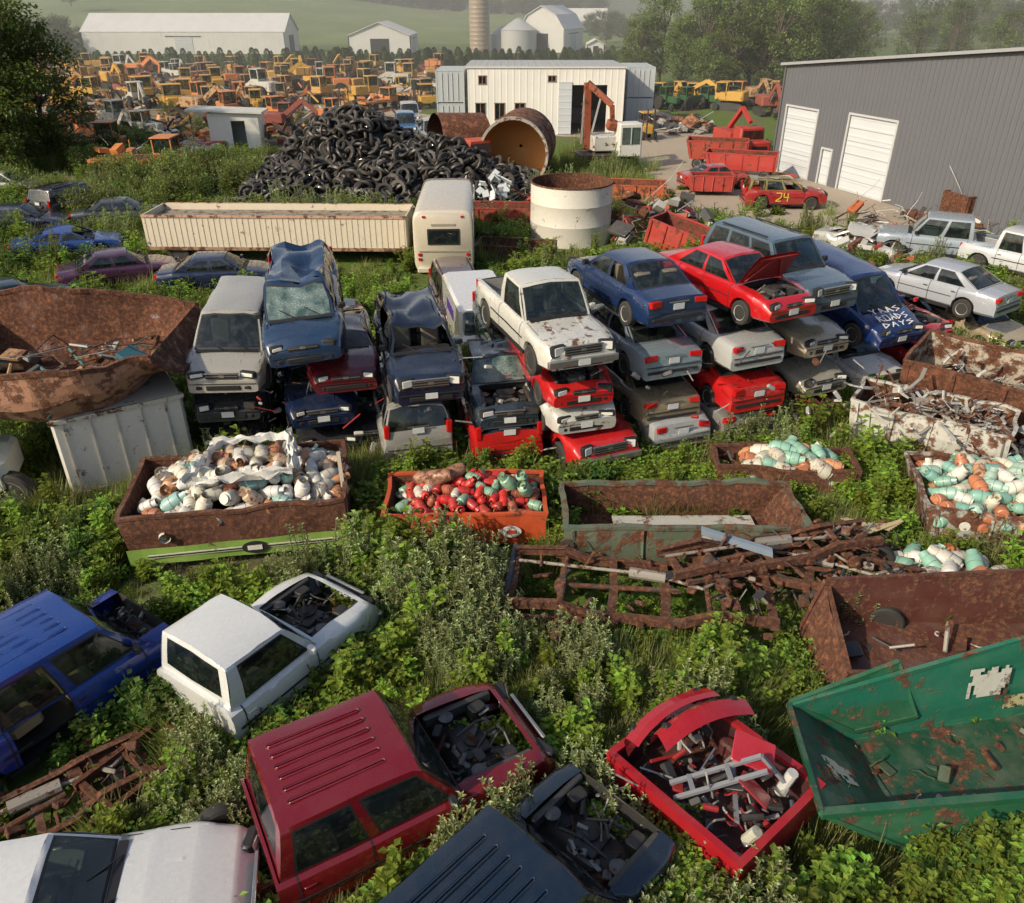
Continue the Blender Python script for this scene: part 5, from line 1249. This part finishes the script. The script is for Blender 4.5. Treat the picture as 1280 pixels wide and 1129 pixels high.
def ridge(name,y0,depth,h0,amp,seed,cols,x0=-1800,x1=1800,sx=.0028):
    mb=MB();n=150;m_=18
    def f(a,b):
        x=lerp(x0,x1,a);y=y0+depth*b
        top=h0+amp*noise.noise(Vector((x*sx+seed,seed,0)))+amp*.35*noise.noise(Vector((x*sx*3+seed,3,0)))
        z=top*math.sin(b*1.571)**.8+ (5*noise.noise(Vector((x*.03,y*.03,seed)))+4*noise.noise(Vector((x*.09,y*.09,seed))))*min(1,b*4)-2
        return Vector((x,y,z))
    mb.grid(f,[i/n for i in range(n+1)],[i/m_ for i in range(m_+1)],0);mb.obj(name,[fieldmat(name+'_forest',cols,.04,1.0)],merge=True,ang=80)
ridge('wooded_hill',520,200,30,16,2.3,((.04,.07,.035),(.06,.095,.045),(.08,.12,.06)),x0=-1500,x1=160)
ridge('far_hill',800,400,60,24,6.1,((.05,.085,.06),(.07,.105,.075),(.09,.125,.09)))  # bluish distance haze painted into the forest base colour
ridge('far_hill',1500,600,120,40,9.1,((.08,.11,.10),(.10,.13,.12),(.12,.15,.14)),x0=-2600,x1=2600)  # paler and bluer again, aerial haze put into the base colour
# thin morning mist lying over the far fields (a real scattering volume, starts behind the yard)
m,nt=newmat('mist')
vs_=N(nt,'ShaderNodeVolumeScatter',{'Color':(.92,.96,1,1),'Density':.0015,'Anisotropy':0.0})
N(nt,'ShaderNodeOutputMaterial',{'Volume':vs_.outputs[0]})
mb=MB();mb.box((0,1265,60),(5200,2400,140),0);mb.obj('morning_mist',[m],smooth=False)

# ------------------------------------------------------------------ vegetation
def leaf(mb,p,d,L,w,col,up=Vector((0,0,1))):
    d=d.normalized();s=d.cross(up)
    if s.length<.05:s=Vector((1,0,0))
    s.normalize();n=s.cross(d)
    mb.add([p,p+d*L*.5+s*w+n*L*.06,p+d*L-n*L*.12,p+d*L*.5-s*w+n*L*.06],[(0,1,2,3)],0,col=col)
def blade(mb,p,d,L,w,col,droop):
    q=p;s=Vector((-d.y,d.x,0))
    if s.length<.01:s=Vector((1,0,0))
    s.normalize();pts=[]
    for i in range(4):
        f=i/3;pts+= [q-s*w*(1-f*.9),q+s*w*(1-f*.9)];q=q+d*L/3;d=(d+Vector((0,0,-droop))).normalized()
    mb.add(pts,[(0,1,3,2),(2,3,5,4),(4,5,7,6)],0,col=col)
GB=(.145,.235,.026)
def gcol(r=1.0,base=GB):
    f=U(.6,1.3)*r;y=U(-.025,.035);return (max(.005,(base[0]+y)*f),base[1]*f,base[2]*f,0)
def weed_leafy(h_=.6,stems=8,nl=16,L=.12,base=GB,spread=.35):
    mb=MB()
    for i in range(stems):
        a=U(0,6.28);d=Vector((math.cos(a)*spread*U(.3,1.2),math.sin(a)*spread*U(.3,1.2),1)).normalized();hh=h_*U(.5,1.1)
        p=Vector((U(-.1,.1),U(-.1,.1),0));mb.beam(p,p+d*hh,.012,.012,0,(.11,.16,.03,0))
        for j in range(nl):
            t=U(.15,1.0);b=U(0,6.28);q=p+d*hh*t
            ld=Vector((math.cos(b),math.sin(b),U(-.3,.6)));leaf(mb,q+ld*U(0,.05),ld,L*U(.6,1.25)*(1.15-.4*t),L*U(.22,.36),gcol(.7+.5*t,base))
    return mb
def proto(mb,name,mat=LEAF): return mb.obj(name,[mat],link=False,smooth=False)
def scatter(name,pr,items):
    vs=[];fs=[]
    for (x,y,z,rz,s) in items:
        o=len(vs);c=math.cos(rz)*s*.7071;d=math.sin(rz)*s*.7071
        vs+=[(x+c,y+d,z),(x-d,y+c,z),(x-c,y-d,z),(x+d,y-c,z)];fs.append((o,o+1,o+2,o+3))
    me=bpy.data.meshes.new(name);me.from_pydata(vs,[],fs);ob=bpy.data.objects.new(name,me);scene.collection.objects.link(ob)
    ob.instance_type='FACES';ob.use_instance_faces_scale=True;ob.instance_faces_scale=1.0;ob.show_instancer_for_render=False;ob.show_instancer_for_viewport=False
    scene.collection.objects.link(pr);pr.parent=ob
def patch(x,y,sc,seed): return noise.noise(Vector((x*sc+seed,y*sc-seed,seed)))
LA=[];LB=[];LC=[];LD=[];LE=[];LG=[]
PALE=[(-1.1,12.4,1.4),(-.6,11.0,1.0),(-3.9,13.0,.8),(-5.3,8.2,.8),(-4.3,7.6,.6),(4.7,6.3,1.0),(-9.5,12.5,1.0),(6.6,11.8,.5),(.9,9.6,.6),(1.2,10.6,.6)]
for i in range(27000):
    y=5+ (R.random()**1.6)*60
    hw=.70*y+2.5;x=U(-hw,hw)
    if inpoly(x,y,ROAD1):
        if R.random()<.985: continue
    if blocked(x,y,.02) : continue
    low=blocked(x,y,.1,LOWR)
    if low and R.random()<.6: continue
    dirt=patch(x,y,.16,7.7)
    if y<9.0 and x<-5.2 and R.random()<.8: continue
    k_=patch(x,y,.22,3.1);k2=patch(x,y,.35,12.3);k3=patch(x,y,.5,31.3);q=R.random();s=U(.6,1.35)*(1.0+.014*y)*(.5 if low else 1)*(1+.5*k3)
    pale=any((x-a)**2+(y-b)**2<r*r for a,b,r in PALE)
    it=(x,y,0,U(0,6.28),s)
    near=blocked(x,y,.35)
    if dirt>.33 and q<.8: continue
    if (pale and q<.75) or (k_>.24 and q<.45): LC.append(it)
    elif k2>.12 and q<.60: LB.append(it)
    elif k2<-.25 and q<.45: LG.append(it)
    elif q<.56: LA.append(it)
    elif q<.76: LD.append(it)
    elif q<.90: LB.append(it)
    elif not near and not low and y<45: LE.append((x,y,0,it[3],s*.85))
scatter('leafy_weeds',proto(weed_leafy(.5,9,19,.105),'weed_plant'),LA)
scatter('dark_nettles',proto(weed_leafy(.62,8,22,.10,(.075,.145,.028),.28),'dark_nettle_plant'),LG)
mb=MB()
for i in range(85):
    a=U(0,6.28);d=Vector((math.cos(a)*U(.1,.6),math.sin(a)*U(.1,.6),1)).normalized();rr_=U(0,.25)
    blade(mb,Vector((rr_*math.cos(a),rr_*math.sin(a),0)),d,U(.2,.6),.008,gcol(1,(.20,.23,.07)),U(.05,.35))
scatter('tall_grass',proto(mb,'grass_tuft'),LB)
mb=MB()
for i in range(11):
    a=U(0,6.28);d=Vector((math.cos(a)*U(.05,.35),math.sin(a)*U(.05,.35),1)).normalized();hh=U(.4,.9);p=Vector((U(-.18,.18),U(-.18,.18),0))
    mb.beam(p,p+d*hh,.008,.008,0,(.16,.20,.08,0))
    for j in range(42):
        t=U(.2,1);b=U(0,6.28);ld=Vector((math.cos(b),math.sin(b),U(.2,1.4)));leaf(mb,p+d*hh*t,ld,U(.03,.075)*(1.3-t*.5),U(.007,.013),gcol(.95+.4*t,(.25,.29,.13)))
scatter('pale_seeding_weeds',proto(mb,'seed_weed'),LC)
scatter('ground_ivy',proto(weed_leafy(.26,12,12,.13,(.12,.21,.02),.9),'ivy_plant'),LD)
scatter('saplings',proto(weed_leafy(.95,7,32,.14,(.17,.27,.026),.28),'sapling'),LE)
LX=[]
for (cx,cy,rx,ry,n,z,s0) in((2.05,6.7,.55,.6,34,.25,.85),(1.25,7.3,.35,.4,14,.3,.7),(.3,8.6,.7,.4,26,.1,.95),(-.3,8.9,.5,.3,14,.2,.9),(2.3,6.0,.6,.4,16,.3,.8),(-2.6,10.6,.8,.6,30,0,1.0),(8.9,16.9,1.2,1.2,70,0,1.15),(4.4,16.9,1.5,.5,50,0,.95),(9.6,21.5,.8,1,20,0,1),
   (3.8,14.3,1.2,.3,10,.15,.6),(-1.6,9.6,1.2,.6,26,0,.9),(-5.7,11.9,1.5,.6,36,0,1),(-3.0,16.5,.5,.6,20,0,1.1),(3.4,11.9,2.0,.5,22,0,.6),(5,16.5,4,.3,50,0,.9),(-10,14.2,2.5,1.0,70,0,1.0),(-3.35,8.9,.4,.3,12,0,1.0),(1.9,5.9,.5,.3,14,.4,.9),(.0,16.4,3,.3,30,0,.8),(-6,17.1,2,.3,24,0,.8),(3,10.5,2,.5,30,0,.8),(7,6.6,1.5,.5,20,0,.9),(1.1,14.4,.25,.6,10,0,1.0),(-3.3,14.6,.3,.6,12,0,1.0)):
    for i in range(n): LX.append((cx+U(-rx,rx),cy+U(-ry,ry),z,U(0,6),s0*U(.7,1.25)))
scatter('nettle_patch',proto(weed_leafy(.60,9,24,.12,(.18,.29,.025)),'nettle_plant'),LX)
def bush_mesh(r=1.2,hh=2.0,n=1700,L=.16,base=(.15,.205,.05)):
    mb=MB();cl=[]
    for i in range(26):
        a=U(0,6.28);rr_=r*math.sqrt(R.random());z=U(.25,1)*hh*(1-.45*(rr_/r)**2);cl.append((Vector((rr_*math.cos(a),rr_*math.sin(a),z)),U(.22,.42)*r,U(.6,1.25)))
        mb.cyl((0,0,0),cl[-1][0],.03,.008,5,1,cap=False)
    for i in range(n):
        c,s,b=R.choice(cl);v=Vector((R.gauss(0,1),R.gauss(0,1),R.gauss(0,1))).normalized()
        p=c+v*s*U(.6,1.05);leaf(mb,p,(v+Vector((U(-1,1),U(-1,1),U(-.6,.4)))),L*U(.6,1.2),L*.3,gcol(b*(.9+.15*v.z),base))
    return mb
def bobj(mb,name): return mb.obj(name,[LEAFT,BARK],link=False,smooth=False)
it=[]
for i in range(60):
    x=U(-27,-12.5);y=U(44,61)
    if not blocked(x,y,.3): it.append((x,y,0,U(0,6),U(.6,1.25)))
for i in range(40): x=U(-44,-27);it.append((x,U(50,72),0,U(0,6),U(.5,1.1)))
for i in range(60):
    y=U(74,150);x=U(-.55*y,-12);it.append((x,y,0,U(0,6),U(.4,.8)))
for i in range(20): it.append((U(19.5,24),U(30,39),0,U(0,6),U(.2,.4)))
for i in range(10): it.append((U(-9,-4),U(40,43),0,U(0,6),U(.3,.5)))
scatter('bushes',bobj(bush_mesh(),'bush'),it)
def tree_mesh(H=10,r=3.6,n=5200,L=.30,base=(.12,.165,.042),trunk=.25,low=.2):
    mb=MB();mb.col=(1,1,1,0)
    p=Vector((0,0,0));pts=[p]
    for i in range(6): p=p+Vector((U(-.25,.25),U(-.25,.25),H*.13));pts.append(p)
    for i,(a,b) in enumerate(zip(pts,pts[1:])): mb.cyl(a,b,trunk*(1-i*.14),trunk*(1-(i+1)*.14),9,1,cap=False)
    cl=[]
    for i in range(46):
        t=U(low,1.0);a=U(0,6.28);env=math.sin(min(1,(t-low*.6)/(1.02-low*.6))*3.0)**.6
        rr_=r*env*U(.35,1);c=Vector((rr_*math.cos(a),rr_*math.sin(a),H*t*.95));cl.append((c,U(.55,1.15)*r*.30,U(.6,1.3)))
        st=pts[min(6,max(1,int(t*5)))];mid=st.lerp(c,.5)+Vector((U(-.3,.3),U(-.3,.3),-.2));mb.cyl(st,mid,.07,.045,6,1,cap=False);mb.cyl(mid,c,.045,.015,5,1,cap=False)
    for i in range(n):
        c,s,b=R.choice(cl);v=Vector((R.gauss(0,1),R.gauss(0,1),R.gauss(0,1)))
        v.normalize();q=c+Vector((v.x*s,v.y*s,v.z*s*.75))*U(.55,1.1)
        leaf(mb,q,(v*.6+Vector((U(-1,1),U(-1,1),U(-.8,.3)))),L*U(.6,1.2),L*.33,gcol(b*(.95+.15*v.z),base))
    return mb
TREES=[bobj(tree_mesh(),'deciduous_tree').data,bobj(tree_mesh(11,4.2,6500,.3,(.13,.175,.042)),'deciduous_tree').data,bobj(tree_mesh(12,3.0,5200,.3,(.11,.155,.045),low=.12),'deciduous_tree').data]
TN=[bobj(tree_mesh(11,4.2,6500,.3,(.085,.13,.03)),'deciduous_tree').data]
def ptree(x,y,s,mi=None,z=0,near=False):
    o=bpy.data.objects.new('deciduous_tree',TN[0] if near else TREES[R.randint(0,2) if mi is None else mi]);o.location=(x,y,z);o.rotation_euler=(0,0,U(0,6));o.scale=(s*U(.95,1.15),s*U(.95,1.15),s);scene.collection.objects.link(o)
for (x,y,s,mi) in((17.5,122,.9,0),(21,126,1.15,1),(25,116,1.15,0),(29.5,118,1.2,1),(34,113,1.15,1),(33,122,1.25,0),(39,118,1.15,1),(22.5,118,.85,0),(28,126,1.2,2),(38,128,1.15,0),(28,113,.95,0),(44,124,1.1,1),(32,113,.75,0),(25.5,112,.7,1)): ptree(x,y,s,mi)
for i in range(16): ptree(48+i*6+U(-2,2),148+U(-12,20),U(.8,1.1))
for (x,y,s,mi) in((-35.5,59,1.2,1),(-37.5,61,1.2,2),(-34.2,62.5,.9,0),(-40,66,1.1,1),(-45,72,1.0,0),(-42,58,1.1,0),(-35.4,57,.7,1)): ptree(x,y,s,mi,near=True)
ft=bobj(tree_mesh(10,4.3,2200,.55,(.075,.115,.04)),'distant_tree')
it=[]
for i in range(300):
    x=U(-330,40);y=U(405,440)
    if x<-170 and R.random()<.4: continue
    it.append((x,y,hillz(x,y)-.8,U(0,6),U(.7,1.3)))
for i in range(60): it.append((U(-140,-100),U(180,215),0,U(0,6),U(.5,.8)))
for i in range(130): it.append((U(60,330),U(200,330),0,U(0,6),U(.8,1.3)))
for i in range(30): it.append((U(20,70),U(250,330),0,U(0,6),U(.5,.8)))
for i in range(26): it.append((U(-320,-150),U(300,400),hillz(-200,350)-1,U(0,6),U(.5,1.0)))
scatter('distant_tree_line',ft,it)
def conifer(H=2.9,r=1.1,n=1500):
    mb=MB();mb.cyl((0,0,0),(0,0,H*.9),.07,.02,6,1)
    for i in range(n):
        t=R.random()**1.3;rr_=r*(1-t)**.75*U(.6,1.05)*(1+.15*math.sin(t*30));a=U(0,6.28);p=Vector((rr_*math.cos(a),rr_*math.sin(a),.15+H*t))
        leaf(mb,p,Vector((math.cos(a),math.sin(a),U(-.5,.4))),U(.2,.36),.07,gcol(.7+.5*R.random(),(.065,.105,.04)))
    return mb
it=[]
for row in range(3):
    x=-92
    while x<26:
        if row<2 or R.random()<.4: it.append((x+U(-.4,.4),158+row*3.2+U(-.5,.5),0,U(0,6),U(.8,1.1)))
        x+=1.55 if x>-34 else 2.7
scatter('evergreen_row',bobj(conifer(),'young_evergreen'),it)

# ------------------------------------------------------------------ camera, light, sky
cam=bpy.data.cameras.new('camera');co=bpy.data.objects.new('camera',cam);scene.collection.objects.link(co)
co.location=(0,0,10.6);co.rotation_euler=(rad(90-29.44),0,0);cam.sensor_width=36;cam.lens=28.125;cam.clip_end=8000;cam.clip_start=.1
scene.camera=co
sd=Vector((-.78,-.56,.0)).normalized();el=rad(32)
sdir=Vector((sd.x*math.cos(el),sd.y*math.cos(el),math.sin(el)))
L=bpy.data.lights.new('sun','SUN');L.energy=5.0;L.angle=rad(1.0);L.color=(1,.86,.64)
lo=bpy.data.objects.new('sun',L);lo.rotation_euler=(-sdir).to_track_quat('-Z','Y').to_euler();lo.location=(-20,-10,40);scene.collection.objects.link(lo)
w=bpy.data.worlds.new('World');scene.world=w;w.use_nodes=True;nt=w.node_tree;nt.nodes.clear()
sky=N(nt,'ShaderNodeTexSky',sky_type='NISHITA');sky.sun_disc=False;sky.sun_elevation=el;sky.sun_rotation=math.atan2(sd.x,sd.y);sky.dust_density=3.0
bg=N(nt,'ShaderNodeBackground',{'Color':sky.outputs[0],'Strength':.15});N(nt,'ShaderNodeOutputWorld',{'Surface':bg.outputs[0]})
scene.view_settings.view_transform='Standard';scene.view_settings.look='None';scene.view_settings.exposure=0
print('weeds',len(LA),len(LB),len(LC),len(LD),len(LE),len(LG))
